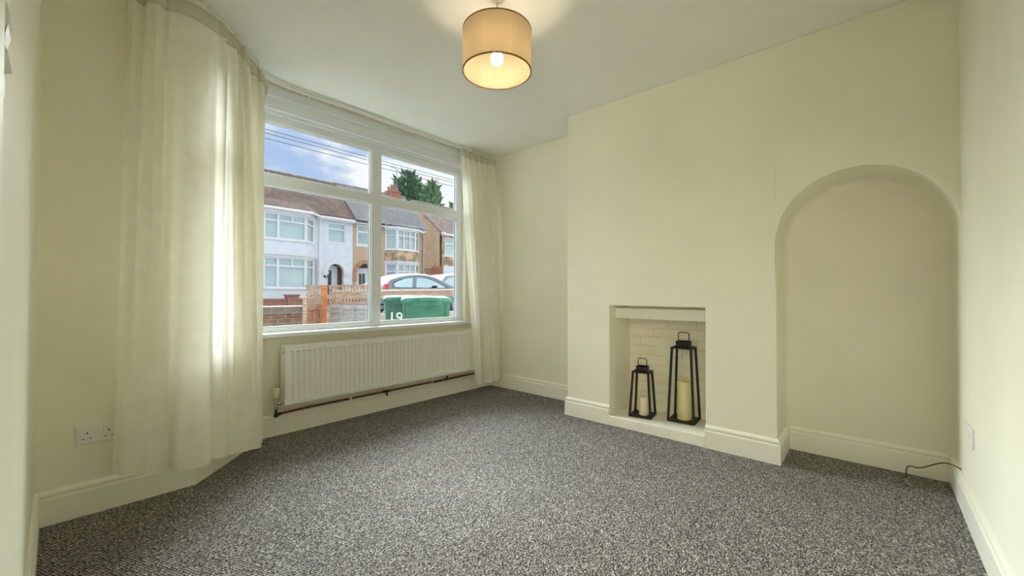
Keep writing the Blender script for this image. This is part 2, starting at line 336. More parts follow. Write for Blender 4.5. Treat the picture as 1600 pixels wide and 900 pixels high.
# ------------------------------------------------------------------ mesh helpers
def nb(): return bmesh.new()
def box(bm, x0, x1, y0, y1, z0, z1):
    v = [bm.verts.new((x, y, z)) for x in (x0, x1) for y in (y0, y1) for z in (z0, z1)]
    for f in ((0, 1, 3, 2), (4, 6, 7, 5), (0, 4, 5, 1), (2, 3, 7, 6), (0, 2, 6, 4), (1, 5, 7, 3)):
        bm.faces.new([v[i] for i in f])
    return bm
def hexa(bm, lo, hi):
    a = [bm.verts.new(p) for p in lo]; b = [bm.verts.new(p) for p in hi]; n = len(lo)
    bm.faces.new(a[::-1]); bm.faces.new(b)
    for i in range(n): bm.faces.new((a[i], a[(i + 1) % n], b[(i + 1) % n], b[i]))
def prism(bm, pts, z0, z1): hexa(bm, [(x, y, z0) for x, y in pts], [(x, y, z1) for x, y in pts])
def tube(bm, pts, r, seg=8, close=False):
    pts = [Vector(p) for p in pts]; n = len(pts); rings = []
    prev = None
    for i, p in enumerate(pts):
        t = (pts[min(i + 1, n - 1)] - pts[max(i - 1, 0)]).normalized()
        if prev is None:
            ref = Vector((0, 0, 1)) if abs(t.z) < 0.9 else Vector((1, 0, 0))
            a = t.cross(ref).normalized()
        else:
            a = (prev - t * prev.dot(t)).normalized()
        prev = a; b = t.cross(a)
        rr = r[i] if isinstance(r, (list, tuple)) else r
        rings.append([bm.verts.new(p + (a * math.cos(2 * PI * k / seg) + b * math.sin(2 * PI * k / seg)) * rr) for k in range(seg)])
    for i in range(n - 1):
        for k in range(seg):
            bm.faces.new((rings[i][k], rings[i][(k + 1) % seg], rings[i + 1][(k + 1) % seg], rings[i + 1][k]))
    bm.faces.new(rings[0][::-1]); bm.faces.new(rings[-1])
def smooth_path(pts, n=8):
    P = [Vector(p) for p in pts]; o = []
    for i in range(len(P) - 1):
        p0, p1, p2, p3 = P[max(i - 1, 0)], P[i], P[i + 1], P[min(i + 2, len(P) - 1)]
        for k in range(n):
            t = k / n
            o.append(0.5 * ((2 * p1) + (p2 - p0) * t + (2 * p0 - 5 * p1 + 4 * p2 - p3) * t * t + (3 * p1 - p0 - 3 * p2 + p3) * t ** 3))
    o.append(P[-1]); return o
def lathe(bm, prof, c=(0, 0, 0), seg=32, closed=False):
    rings = []
    for r, z in prof:
        if r < 1e-6: rings.append([bm.verts.new((c[0], c[1], c[2] + z))])
        else: rings.append([bm.verts.new((c[0] + r * math.cos(2 * PI * k / seg), c[1] + r * math.sin(2 * PI * k / seg), c[2] + z)) for k in range(seg)])
    if closed: rings.append(rings[0])
    for A, B in zip(rings, rings[1:]):
        for k in range(seg):
            q = [A[k % len(A)], A[(k + 1) % len(A)], B[(k + 1) % len(B)], B[k % len(B)]]
            u = []
            for x in q:
                if x not in u: u.append(x)
            if len(u) >= 3: bm.faces.new(u)
def bar(bm, p, q, w, d=None):
    d = d or w; p = Vector(p); q = Vector(q); t = (q - p).normalized()
    ref = Vector((0, 0, 1)) if abs(t.z) < 0.9 else Vector((1, 0, 0))
    a = t.cross(ref).normalized() * (w / 2); b = t.cross(a).normalized() * (d / 2)
    hexa(bm, [p + a + b, p - a + b, p - a - b, p + a - b], [q + a + b, q - a + b, q - a - b, q + a - b])
def plate(bm, outline, holes, thick, O, u, v, n):
    """flat 2-D shape with holes, given thickness along n, placed in the world"""
    cu = bpy.data.curves.new('c', 'CURVE'); cu.dimensions = '2D'; cu.fill_mode = 'BOTH'; cu.extrude = thick / 2
    for loop in [outline] + list(holes):
        s = cu.splines.new('POLY'); s.points.add(len(loop) - 1)
        for i, (x, y) in enumerate(loop): s.points[i].co = (x, y, 0, 1)
        s.use_cyclic_u = True
    o = bpy.data.objects.new('c', cu); me = bpy.data.meshes.new_from_object(o)
    O, u, v, n = Vector(O), Vector(u), Vector(v), Vector(n)
    for w in me.vertices: w.co = O + u * w.co.x + v * w.co.y + n * (w.co.z + thick / 2)
    t = bmesh.new(); t.from_mesh(me); bmesh.ops.remove_doubles(t, verts=t.verts, dist=1e-5)
    bmesh.ops.recalc_face_normals(t, faces=t.faces); t.to_mesh(me)
    bm.from_mesh(me); t.free()
    bpy.data.objects.remove(o); bpy.data.curves.remove(cu); bpy.data.meshes.remove(me)
def text_mesh(bm, s, size, depth, O, u, v, n):
    cu = bpy.data.curves.new('t', 'FONT'); cu.body = s; cu.size = size; cu.extrude = depth / 2; cu.offset = size * 0.012
    o = bpy.data.objects.new('t', cu); me = bpy.data.meshes.new_from_object(o)
    O, u, v, n = Vector(O), Vector(u), Vector(v), Vector(n)
    for w in me.vertices: w.co = O + u * w.co.x + v * w.co.y + n * w.co.z
    bm.from_mesh(me); bpy.data.objects.remove(o); bpy.data.curves.remove(cu); bpy.data.meshes.remove(me)
def rect(x0, x1, y0, y1): return [(x0, y0), (x1, y0), (x1, y1), (x0, y1)]

def wloc(o):
    v = Vector((0, 0, 0))
    while o: v += o.location; o = o.parent
    return v
def obj(name, bm, m, parent=None, smooth=False, bevel=0, seg=2, subsurf=0, angle=0.6, recalc=True):
    if recalc: bmesh.ops.recalc_face_normals(bm, faces=bm.faces)
    if parent: off = wloc(parent)
    else:
        xs = [v.co for v in bm.verts]
        off = Vector(((min(c.x for c in xs) + max(c.x for c in xs)) / 2, (min(c.y for c in xs) + max(c.y for c in xs)) / 2, min(c.z for c in xs)))
    for v in bm.verts: v.co -= off
    me = bpy.data.meshes.new(name); bm.to_mesh(me); bm.free()
    me.materials.append(m)
    o = bpy.data.objects.new(name, me); COL.objects.link(o)
    if parent: o.parent = parent
    else: o.location = off
    if smooth:
        for p in me.polygons: p.use_smooth = True
    if bevel:
        b = o.modifiers.new('b', 'BEVEL'); b.width = bevel; b.segments = seg; b.limit_method = 'ANGLE'; b.angle_limit = angle
    if subsurf:
        s = o.modifiers.new('s', 'SUBSURF'); s.levels = subsurf; s.render_levels = subsurf
    if smooth or bevel:
        try: me.set_sharp_from_angle(angle=math.radians(40))
        except Exception: pass
    return o
def tag(o, label=None, cat=None, group=None, kind=None):
    if label: o['label'] = label
    if cat: o['category'] = cat
    if group: o['group'] = group
    if kind: o['kind'] = kind
    return o
def thing(name, loc, label, cat, group=None, kind=None):
    o = bpy.data.objects.new(name, None); o.empty_display_size = 0.1; COL.objects.link(o); o.location = loc
    return tag(o, label, cat, group, kind)
def struct(name, bm, m, **k):
    o = obj(name, bm, m, **k); o['kind'] = 'structure'; return o

# ------------------------------------------------------------------ room shell
XL, YR, XC, XN, XA, YW, YF, ZC = -0.055, -0.326, 2.915, 3.279, 3.283, 3.247, 2.748, 2.557
YCL = 1.9535                     # window-side edge of the chimney breast
SX0, SX1 = 0.505, 0.975          # where the bay splay starts and ends
sd = Vector((SX1 - SX0, YW - YF, 0)); SL = sd.length; sd /= SL; sn = Vector((-sd.y, sd.x, 0))   # along / outwards

XO_ = XL - 0.12
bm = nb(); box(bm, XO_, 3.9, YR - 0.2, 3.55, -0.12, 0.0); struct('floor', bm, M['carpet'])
bm = nb(); box(bm, XO_, 3.9, YR - 0.2, 3.55, ZC, ZC + 0.15); struct('ceiling', bm, M['ceiling'])
bm = nb(); box(bm, XL - 0.2, 3.7, YR - 0.2, YR, 0, ZC); struct('wall_right', bm, M['wall'])
# the open doorway the picture is taken from, in the left wall beside the camera, and the hall behind it
DY0, DY1, DZ = -0.22, 0.66, 2.03; XO = XL - 0.12
bm = nb(); box(bm, XO, XL, YR - 0.2, DY0, 0, ZC); box(bm, XO, XL, DY1, YF + 0.3, 0, ZC); box(bm, XO, XL, DY0, DY1, DZ, ZC); struct('wall_left', bm, M['wall'])
bm = nb(); box(bm, XO - 0.004, XL + 0.004, DY0, DY0 + 0.03, 0, DZ); box(bm, XO - 0.004, XL + 0.004, DY1 - 0.03, DY1, 0, DZ); box(bm, XO - 0.004, XL + 0.004, DY0, DY1, DZ - 0.03, DZ)
box(bm, XL, XL + 0.014, DY1 - 0.01, DY1 + 0.055, 0, DZ + 0.06); box(bm, XL, XL + 0.014, DY0 - 0.055, DY0 + 0.01, 0, DZ + 0.06); box(bm, XL, XL + 0.014, DY0 - 0.055, DY1 + 0.055, DZ - 0.01, DZ + 0.06); struct('door_1', bm, M['skirting'], bevel=0.003)
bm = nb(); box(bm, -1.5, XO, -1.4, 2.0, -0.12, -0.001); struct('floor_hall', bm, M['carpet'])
bm = nb(); box(bm, -1.5, XO, -1.4, 2.0, ZC, ZC + 0.12); struct('ceiling_hall', bm, M['ceiling'])
bm = nb(); box(bm, -1.6, -1.5, -1.4, 2.0, 0, ZC); box(bm, -1.5, XO, -1.5, -1.4, 0, ZC); box(bm, -1.5, XO, 2.0, 2.1, 0, ZC); struct('wall_hall', bm, M['wall'])
# outer mitre points of the bay wall, thickness T
T = 0.26
def isect(p, d, q, e):
    den = d.x * e.y - d.y * e.x; t = ((q.x - p.x) * e.y - (q.y - p.y) * e.x) / den; return p + d * t
ex = Vector((1, 0, 0))
m0 = isect(Vector((0, YF + T, 0)), ex, Vector((SX0, YF, 0)) + sn * T, sd)
m1 = isect(Vector((0, YW + T, 0)), ex, Vector((SX0, YF, 0)) + sn * T, sd)
bm = nb(); prism(bm, [(XL - 0.2, YF), (SX0, YF), (m0.x, m0.y), (XL - 0.2, YF + T)], 0, ZC)
struct('wall_bay_flank', bm, M['wall'])
SILL, HEAD = 0.715, 2.40
bm = nb()
for z0, z1 in ((0, SILL), (HEAD, ZC)):
    prism(bm, [(SX0, YF), (SX1, YW), (m1.x, m1.y), (m0.x, m0.y)], z0, z1)
pS = Vector((SX0, YF, 0)) + sd * 0.03; oS = isect(pS, sn, Vector((SX0, YF, 0)) + sn * T, sd)
prism(bm, [(SX0, YF), (pS.x, pS.y), (oS.x, oS.y), (m0.x, m0.y)], SILL, HEAD)
struct('wall_bay_splay', bm, M['wall'])
bm = nb()
for z0, z1 in ((0, SILL), (HEAD, ZC)):
    prism(bm, [(SX1, YW), (XA, YW), (XA + 0.3, YW + T), (m1.x, m1.y)], z0, z1)
box(bm, 2.90, XA + 0.3, YW, YW + 0.115, SILL, HEAD); box(bm, 3.08, XA + 0.3, YW + 0.115, YW + T, SILL, HEAD)
struct('wall_window', bm, M['wall'])
bm = nb(); box(bm, XA, XA + 0.3, YCL - 0.3, YW, 0, ZC); struct('wall_alcove', bm, M['wall'])

# chimney breast: one plastered face with the fire opening and the arched recess cut through
FY0, FY1, FZ0, FZ1 = 0.845, 1.558, 0.0, 0.937
AR = (0.437 - YR) / 2; AC = (0.437 + YR) / 2; AZ = 1.353
arc = [(AC + AR * math.cos(a), AZ + AR * math.sin(a)) for a in [PI * k / 40 for k in range(41)]]
ol = [(YCL, 0), (YCL, ZC), (YR - 0.05, ZC), (YR - 0.05, AZ)] + arc[::-1] + [(0.437, 0)]
hole = rect(FY0, FY1, 0.0005, FZ1)
bm = nb()
def quad_face(pts): bm.faces.new([bm.verts.new((XC, y, z)) for y, z in pts])
strips = [YCL, FY1, FY0, 0.437]
quad_face([(YCL, 0), (FY1, 0), (FY1, FZ1), (YCL, FZ1)]); quad_face([(YCL, FZ1), (FY1, FZ1), (FY1, ZC), (YCL, ZC)])
quad_face([(FY1, FZ1), (FY0, FZ1), (FY0, ZC), (FY1, ZC)])
quad_face([(FY0, 0), (0.437, 0), (0.437, FZ1), (FY0, FZ1)]); quad_face([(FY0, FZ1), (0.437, FZ1), (0.437, AZ), (FY0, AZ)]) if 0 else None
quad_face([(FY0, FZ1), (0.437, FZ1), (0.437, AZ), (0.437, ZC), (FY0, ZC)])
for (ya, za), (yb, zb) in zip(arc, arc[1:]): quad_face([(ya, za), (yb, zb), (yb, ZC), (ya, ZC)])
quad_face([(YR, AZ), (YR - 0.05, AZ), (YR - 0.05, ZC), (YR, ZC)])
bmesh.ops.remove_doubles(bm, verts=bm.verts, dist=1e-4)
bmesh.ops.recalc_face_normals(bm, faces=bm.faces)
rx = bmesh.ops.extrude_face_region(bm, geom=bm.faces[:])
for g in rx['geom']:
    if isinstance(g, bmesh.types.BMVert): g.co.x += 0.372
struct('wall_chimney', bm, M['chimney'], bevel=0.006, seg=3, angle=0.9)
bm = nb(); box(bm, XN + 0.008, XN + 0.3, YR - 0.05, FY0 - 0.02, 0, ZC); 
# soft plaster fillet where the recess meets its back
fil = [(XC + 0.30, 0.0), (XN - 0.022, 0.006), (XN - 0.006, 0.022), (XN, 0.05)]
def arch_ring(ins):
    r = AR - ins
    pts = [(0.437 - ins, 0.0)] + [(AC + r * math.cos(PI * k / 40), AZ + r * math.sin(PI * k / 40)) for k in range(41)] + [(YR + ins, 0.0)]
    return pts
rows = []
for x, ins in fil: rows.append([bm.verts.new((x, y, z)) for y, z in arch_ring(ins)])
for A, B in zip(rows, rows[1:]):
    for i in range(len(A) - 1): bm.faces.new((A[i], A[i + 1], B[i + 1], B[i]))
bm.faces.new(rows[-1])
struct('wall_recess', bm, M['wall'], smooth=True)
bm = nb(); box(bm, 3.278, 3.55, FY0 - 0.03, FY1 + 0.03, 0.0, FZ1 + 0.1); struct('wall_fireback', bm, M['fireback'])
bm = nb(); box(bm, XC - 0.02, 3.279, FY0 + 0.001, FY1 - 0.001, 0, 0.075); struct('trim_hearth', bm, M['hearth'], bevel=0.004)
bm = nb(); box(bm, 3.015, 3.12, FY0, FY1, 0.835, 0.918); struct('trim_fire_lintel', bm, M['skirting'], bevel=0.004)

# skirting boards: one moulded profile, mitred round every corner
PROF = [(0, 0.0), (0.018, 0.0), (0.018, 0.112), (0.0155, 0.116), (0.0100, 0.119), (0.0095, 0.123), (0.0135, 0.127), (0.0150, 0.134), (0.0125, 0.141), (0.007, 0.146), (0.004, 0.150), (0.0, 0.152)]
def skirting(name, pts, kinds):
    """pts: wall-face corners walked with the room on the RIGHT side; one board per segment, mitred"""
    P = [Vector((x, y, 0)) for x, y in pts]
    dirs = [(P[i + 1] - P[i]).normalized() for i in range(len(P) - 1)]
    nor = [Vector((d.y, -d.x, 0)) for d in dirs]
    mit = []
    for i in range(len(P)):
        if i == 0: mit.append(nor[0])
        elif i == len(P) - 1: mit.append(nor[-1])
        else:
            s = nor[i - 1] + nor[i]; mit.append(s / s.dot(nor[i]))
    for i, nm in enumerate(kinds):
        bm = nb(); A = [bm.verts.new(P[i] + mit[i] * d + Vector((0, 0, z))) for d, z in PROF]
        B = [bm.verts.new(P[i + 1] + mit[i + 1] * d + Vector((0, 0, z))) for d, z in PROF]
        bm.faces.new(A[::-1]); bm.faces.new(B)
        for k in range(len(PROF) - 1): bm.faces.new((A[k], A[k + 1], B[k + 1], B[k]))
        bm.faces.new((A[-1], A[0], B[0], B[-1]))
        struct(nm, bm, M['skirting'])
skirting('', [(XL, DY1 + 0.055), (XL, YF), (SX0, YF), (SX1, YW), (XA, YW), (XA, YCL), (XC, YCL), (XC, FY1 - 0.001)],
         ['baseboard_left', 'baseboard_bay_flank', 'baseboard_bay_splay', 'baseboard_window', 'baseboard_alcove', 'baseboard_chimney_return', 'baseboard_chimney'])
skirting('', [(XC, FY0 + 0.001), (XC, 0.437), (XN, 0.437), (XN, YR), (XL, YR)],
         ['baseboard_chimney_right', 'baseboard_recess_return', 'baseboard_recess', 'baseboard_right'])

# ------------------------------------------------------------------ windows
def window(name, O, u, W, z0, z1, holes, sill_len, glass_y=0.03):
    """frame in the plane through O along u; n points outwards"""
    O = Vector(O); u = Vector(u); n = Vector((-u.y, u.x, 0)); k = Vector((0, 0, 1))
    w = thing(name, O, None, None); w['kind'] = 'structure'
    bm = nb(); plate(bm, rect(0, W, z0, z1), [rect(*h) for h in holes], 0.07, O, u, k, n)
    obj('window_frame', bm, M['upvc'], w, bevel=0.006)
    bm = nb()
    for a, b, c, d in holes:      # glazing beads
        plate(bm, rect(a - 0.002, b + 0.002, c - 0.002, d + 0.002), [rect(a + 0.011, b - 0.011, c + 0.011, d - 0.011)], 0.018, O + n * 0.014, u, k, n)
    obj('glazing_bead', bm, M['upvc'], w, bevel=0.003)
    for a, b, c, d in holes:
        bm = nb(); plate(bm, rect(a, b, c, d), [], 0.004, O + n * 0.056, u, k, n); obj('glass_pane', bm, M['glass'], w)
    bm = nb()
    for a, b, c, d in holes: plate(bm, rect(a - 0.001, b + 0.001, c - 0.001, d + 0.001), [rect(a + 0.004, b - 0.004, c + 0.004, d - 0.004)], 0.006, O + n * 0.049, u, k, n)
    obj('gasket', bm, M['rubber'], w)
    return w
# main window: frame x .945-2.895
w1 = window('window_1', (0.945, YW + 0.053, 0), (1, 0, 0), 1.952, 0.74, 2.355,
            [(0.045, 0.900, 0.775, 1.828), (0.990, 1.895, 0.775, 1.828), (0.045, 0.900, 1.908, 2.300), (0.990, 1.895, 1.908, 2.300)], 0)
bm = nb(); box(bm, 0.95, 2.897, YW + 0.03, YW + 0.12, 2.352, 2.402)
box(bm, 0.96, 2.897, YW + 0.002, YW + 0.09, 2.375, 2.402); obj('head_moulding', bm, M['upvc'], w1, bevel=0.004)
bm = nb(); box(bm, 0.93, 3.0, YW - 0.052, YW + 0.002, 0.708, 0.742)
box(bm, 0.93, 2.899, YW, YW + 0.25, 0.708, 0.742); obj('window_sill', bm, M['upvc'], w1, bevel=0.008, seg=3)
# splay window
pO = pS + sn * 0.053
w2 = window('window_2', (pO.x, pO.y, 0), tuple(sd), SL - 0.03 + 0.005, 0.74, 2.355, [(0.04, SL - 0.085, 0.775, 1.828), (0.04, SL - 0.085, 1.908, 2.30)], 0)
bm = nb(); q = [pS - sn * 0.04, Vector((SX1, YW, 0)) - sn * 0.04, Vector((SX1, YW, 0)) + sn * 0.25, pS + sn * 0.25]
prism(bm, [(p.x, p.y) for p in q], 0.708, 0.742); obj('window_sill', bm, M['upvc'], w2, bevel=0.006)
bm = nb(); q = [pS + sn * 0.03, Vector((SX1, YW, 0)) + sn * 0.03, Vector((SX1, YW, 0)) + sn * 0.12, pS + sn * 0.12]
prism(bm, [(p.x, p.y) for p in q], 2.352, 2.402); obj('head_moulding', bm, M['upvc'], w2, bevel=0.004)
# corner post between the two
bm = nb(); c = Vector((SX1, YW, 0)) + sn * 0.075; box(bm, 0.885, 0.95, YW + 0.05, YW + 0.15, 0.708, 2.402); struct('trim_bay_post', bm, M['upvc'], bevel=0.01)
# ceiling batten over the window and cornice strip
bm = nb(); box(bm, 0.99, 3.27, YW - 0.022, YW, 2.455, 2.53); struct('trim_window_batten', bm, M['upvc'], bevel=0.004)
bm = nb(); box(bm, 0.98, 3.27, YW - 0.007, YW + 0.001, 2.396, 2.456); struct('trim_window_board', bm, M['upvc'], bevel=0.002)

# ------------------------------------------------------------------ curtain track and curtains
trk = [(0.20, 2.665), (0.34, 2.625), (0.45, 2.605), (0.58, 2.675), (0.70, 2.815), (0.83, 2.98), (0.925, 3.095), (1.02, 3.15), (1.2, 3.165), (1.6, 3.162), (2.1, 3.165), (2.6, 3.165), (3.0, 3.16), (3.24, 3.15)]
t = thing('curtain_track', (1.5, 3.16, 2.5), 'white plastic curtain track fixed to the ceiling along the bay window', 'curtain track')
bm = nb(); P = smooth_path([(x, y, 2.535 - 0.003 * math.sin(x * 7)) for x, y in trk], 6)
prev = None
for i, p in enumerate(P):
    tt = (P[min(i + 1, len(P) - 1)] - P[max(i - 1, 0)]).normalized(); s = Vector((-tt.y, tt.x, 0)) * 0.007
    ring = [bm.verts.new(p + s * a + Vector((0, 0, b))) for a, b in ((-1, -0.012), (1, -0.012), (1, 0.012), (-1, 0.012))]
    if prev:
        for k in range(4): bm.faces.new((prev[k], prev[(k + 1) % 4], ring[(k + 1) % 4], ring[k]))
    prev = ring
obj('rail', bm, M['white_plastic'], t)
for x, y in ((0.5, 2.62), (0.86, 3.015), (1.15, 3.162), (1.50, 3.163), (1.86, 3.163), (2.22, 3.166), (2.58, 3.166), (2.95, 3.16)):
    bm = nb(); box(bm, x - 0.014, x + 0.014, y - 0.012, y + 0.03, 2.540, ZC); obj('bracket', bm, M['white_plastic'], t, bevel=0.003)
for x in (1.25, 1.95, 2.35):
    bm = nb(); box(bm, x - 0.004, x + 0.004, 3.158, 3.17, 2.500, 2.526); obj('glider', bm, M['white_plastic'], t)

def interp(tab, u):
    if u <= tab[0][0]: return tab[0][1]
    for (a, x), (b, y) in zip(tab, tab[1:]):
        if u <= b:
            t = (u - a) / (b - a); t = t * t * (3 - 2 * t); return x + (y - x) * t
    return tab[-1][1]
def path_at(path, u):
    P = [Vector(p) for p in path]; L = [0]
    for a, b in zip(P, P[1:]): L.append(L[-1] + (b - a).length)
    s = u * L[-1]
    for i in range(len(P) - 1):
        if s <= L[i + 1] or i == len(P) - 2:
            t = (s - L[i]) / (L[i + 1] - L[i]); return P[i].lerp(P[i + 1], t)
def curtain(name, label, top, bot, ztop, hem, ftop, fbot, nu=260, nv=90, pin=0.10, sag=0.0, back=None, fold=1.0):
    tp = [p.to_2d() for p in smooth_path([(x, y, 0) for x, y in top], 8)]; bp = [p.to_2d() for p in smooth_path([(x, y, 0) for x, y in bot], 8)]
    bm = nb(); rows = []
    for j in range(nv + 1):
        v = j / nv; row = []
        b = v ** 0.85
        for i in range(nu + 1):
            u = i / nu
            p = path_at(tp, u).lerp(path_at(bp, u), v)
            q = path_at(tp, min(u + 0.01, 1)).lerp(path_at(bp, min(u + 0.01, 1)), v); o = path_at(tp, max(u - 0.01, 0)).lerp(path_at(bp, max(u - 0.01, 0)), v)
            d = (q - o).normalized(); n = Vector((d.y, -d.x))      # towards the room
            f = (interp(ftop, u) * (1 - b) + interp(fbot, u) * b) * fold
            f *= 0.55 + 0.45 * min(1, v / pin) if v < pin else 1
            f += 0.0025 * math.sin(u * 60 + 9 * v) * math.sin(3 * v + u * 13) + sag * math.sin(PI * v) * math.sin(PI * u)
            zt = ztop; zb = interp(hem, u)
            z = zt + (zb - zt) * v
            row.append(bm.verts.new((p.x + n.x * f, p.y + n.y * f, z)))
        rows.append(row)
    for A, B in zip(rows, rows[1:]):
        for i in range(nu): bm.faces.new((A[i], A[i + 1], B[i + 1], B[i]))
    if back:      # the leading edge is folded back behind the front cloth
        n0, gap = int(back[0] * nu), back[1]; rb = []
        for j, row in enumerate(rows):
            r2_ = []
            for i in range(nu, n0 - 1, -2):
                a, c = row[max(i - 6, 0)].co, row[min(i + 6, nu)].co; d = Vector((c.x - a.x, c.y - a.y)).normalized(); n = Vector((-d.y, d.x))
                w = gap * min(1, (nu - i) / 10) + 0.008 * math.sin(i * 0.16)
                r2_.append(row[nu] if i == nu else bm.verts.new((row[i].co.x + n.x * w, row[i].co.y + n.y * w, row[i].co.z)))
            rb.append(r2_)
        for A, B in zip(rb, rb[1:]):
            for i in range(len(A) - 1): bm.faces.new((A[i], A[i + 1], B[i + 1], B[i]))
    o = obj(name, bm, M['curtain'], None, smooth=True, recalc=False)
    # heading tape: short doubled band at the top, behind the cloth
    tag(o, label, 'curtain', 'cream curtains at the bay window')
    off = o.location
    me = o.data; hb = nb(); R = []
    k = 0
    for j in range(0, 4):
        R.append([hb.verts.new(Vector(me.vertices[j * (nu + 1) + i].co) + off) for i in range(nu + 1)])
    for A, B in zip(R, R[1:]):
        for i in range(nu): hb.faces.new((A[i], A[i + 1], B[i + 1], B[i]))
    bmesh.ops.recalc_face_normals(hb, faces=hb.faces)
    h = obj('heading_tape', hb, M['heading'], o, smooth=True, recalc=False)
    s = h.modifiers.new('s', 'SOLIDIFY'); s.thickness = 0.006; s.offset = 0
    return o
curtain('curtain', 'wide cream curtain hanging over the bay splay beside the double socket',
        [(0.215, 2.675), (0.34, 2.620), (0.45, 2.600), (0.58, 2.675), (0.70, 2.815), (0.83, 2.98), (0.925, 3.10)],
        [(0.185, 2.655), (0.33, 2.600), (0.46, 2.565), (0.58, 2.635), (0.69, 2.745), (0.80, 2.90), (0.915, 3.075)],
        2.520, [(0, 0.185), (0.12, 0.165), (0.35, 0.16), (0.55, 0.125), (0.8, 0.075), (1, 0.045)],
        [(0, 0.0), (0.03, 0.022), (0.06, -0.020), (0.09, 0.030), (0.125, 0.034), (0.15, -0.012), (0.17, 0.004), (0.28, 0.0), (0.40, 0.006), (0.435, 0.034), (0.455, -0.014), (0.50, 0.004), (0.54, 0.034), (0.56, -0.024),
         (0.585, 0.030), (0.61, -0.022), (0.65, 0.036), (0.68, -0.020), (0.73, 0.018), (0.78, 0.006), (0.81, -0.022), (0.85, 0.022), (0.89, -0.020), (0.93, 0.024), (0.965, -0.016), (1, 0.008)],
        [(0, 0.0), (0.05, 0.020), (0.12, 0.012), (0.19, -0.020), (0.25, 0.03), (0.33, 0.044), (0.41, 0.0), (0.46, 0.022), (0.53, 0.004), (0.60, 0.056), (0.69, 0.058), (0.765, 0.062), (0.785, -0.016), (0.82, -0.03), (0.90, 0.032), (0.955, 0.024), (1, -0.014)], back=(0.55, 0.022), fold=1.35)
curtain('curtain', 'narrow gathered cream curtain hanging at the end of the radiator',
        [(2.735, 3.150), (2.86, 3.145), (3.0, 3.14), (3.12, 3.135), (3.225, 3.13)],
        [(2.868, 3.055), (2.95, 3.03), (3.05, 3.02), (3.15, 3.02), (3.235, 3.03)],
        2.520, [(0, 0.10), (0.5, 0.10), (1, 0.13)],
        [(0, 0.0), (0.06, 0.034), (0.12, -0.028), (0.19, 0.036), (0.26, -0.030), (0.34, 0.036), (0.42, -0.026), (0.50, 0.038), (0.58, -0.030), (0.66, 0.034), (0.74, -0.026), (0.82, 0.034), (0.9, -0.022), (1.0, 0.01)],
        [(0, 0.004), (0.09, 0.045), (0.19, 0.036), (0.26, -0.04), (0.36, 0.004), (0.48, 0.040), (0.60, 0.020), (0.72, 0.042), (0.86, 0.020), (1.0, 0.0)], nu=200)

# ------------------------------------------------------------------ radiator
RX0, RX1, RY0, RY1, RZ0, RZ1 = 1.088, 2.932, 3.125, 3.212, 0.228, 0.650
t = thing('radiator', ((RX0 + RX1) / 2, RY1, RZ0), 'long white panel radiator mounted under the bay window sill', 'radiator')
bm = nb()   # pressed front panel with vertical flutes
nfl = 46; pitch = (RX1 - RX0 - 0.06) / nfl
prof = []
x = RX0 + 0.03
prof.append((RX0 + 0.004, 0)); 
for k in range(nfl):
    a = x + k * pitch
    prof += [(a + pitch * 0.12, 0), (a + pitch * 0.28, 0.014), (a + pitch * 0.64, 0.014), (a + pitch * 0.80, 0)]
prof.append((RX1 - 0.004, 0))
zl = [(RZ0 + 0.002, 0), (RZ0 + 0.033, 0), (RZ0 + 0.045, 1), (RZ1 - 0.048, 1), (RZ1 - 0.036, 0), (RZ1 - 0.004, 0)]
rows = [[bm.verts.new((px, RY0 + 0.0 + d * s, z)) for px, d in prof] for z, s in zl]
for A, B in zip(rows, rows[1:]):
    for i in range(len(A) - 1): bm.faces.new((A[i], B[i], B[i + 1], A[i + 1]))
obj('front_panel', bm, M['white_metal'], t, smooth=True, recalc=False)
bm = nb(); box(bm, RX0 + 0.01, RX1 - 0.01, RY1 - 0.012, RY1, RZ0 + 0.005, RZ1 - 0.01); obj('back_panel', bm, M['white_metal'], t, bevel=0.002)
bm = nb(); box(bm, RX0, RX0 + 0.004, RY0 - 0.001, RY1, RZ0 + 0.002, RZ1); box(bm, RX0, RX0 + 0.008, RY0 - 0.002, RY0 + 0.004, RZ0, RZ1)
obj('side_panel', bm, M['white_metal'], t, bevel=0.0015)
bm = nb(); box(bm, RX1 - 0.004, RX1, RY0 - 0.001, RY1, RZ0 + 0.002, RZ1); box(bm, RX1 - 0.008, RX1, RY0 - 0.002, RY0 + 0.004, RZ0, RZ1)
obj('side_panel', bm, M['white_metal'], t, bevel=0.0015)
bm = nb(); box(bm, RX0, RX1, RY0 - 0.002, RY0 + 0.008, RZ1 - 0.004, RZ1 + 0.002); box(bm, RX0, RX1, RY1 - 0.008, RY1, RZ1 - 0.004, RZ1 + 0.002)
for k in range(92):
    a = RX0 + 0.006 + k * (RX1 - RX0 - 0.012) / 92; box(bm, a, a + 0.006, RY0, RY1, RZ1 - 0.004, RZ1)
obj('top_grille', bm, M['white_metal'], t)
bm = nb(); box(bm, RX0 + 0.004, RX1 - 0.004, RY0, RY0 + 0.01, RZ0, RZ0 + 0.006); obj('bottom_seam', bm, M['white_metal'], t, bevel=0.002)
bm = nb(); tube(bm, [(RX0 - 0.006, 3.16, RZ1 - 0.045), (RX0 + 0.004, 3.16, RZ1 - 0.045)], 0.009, 12); o = obj('bleed_plug', bm, M['chrome'], t, smooth=True)
bm = nb()
for x in (1.5, 2.5):
    bm = nb(); box(bm, x - 0.02, x + 0.02, RY1, YW - 0.001, RZ0 + 0.05, RZ1 - 0.05); obj('wall_bracket', bm, M['white_metal'], t)
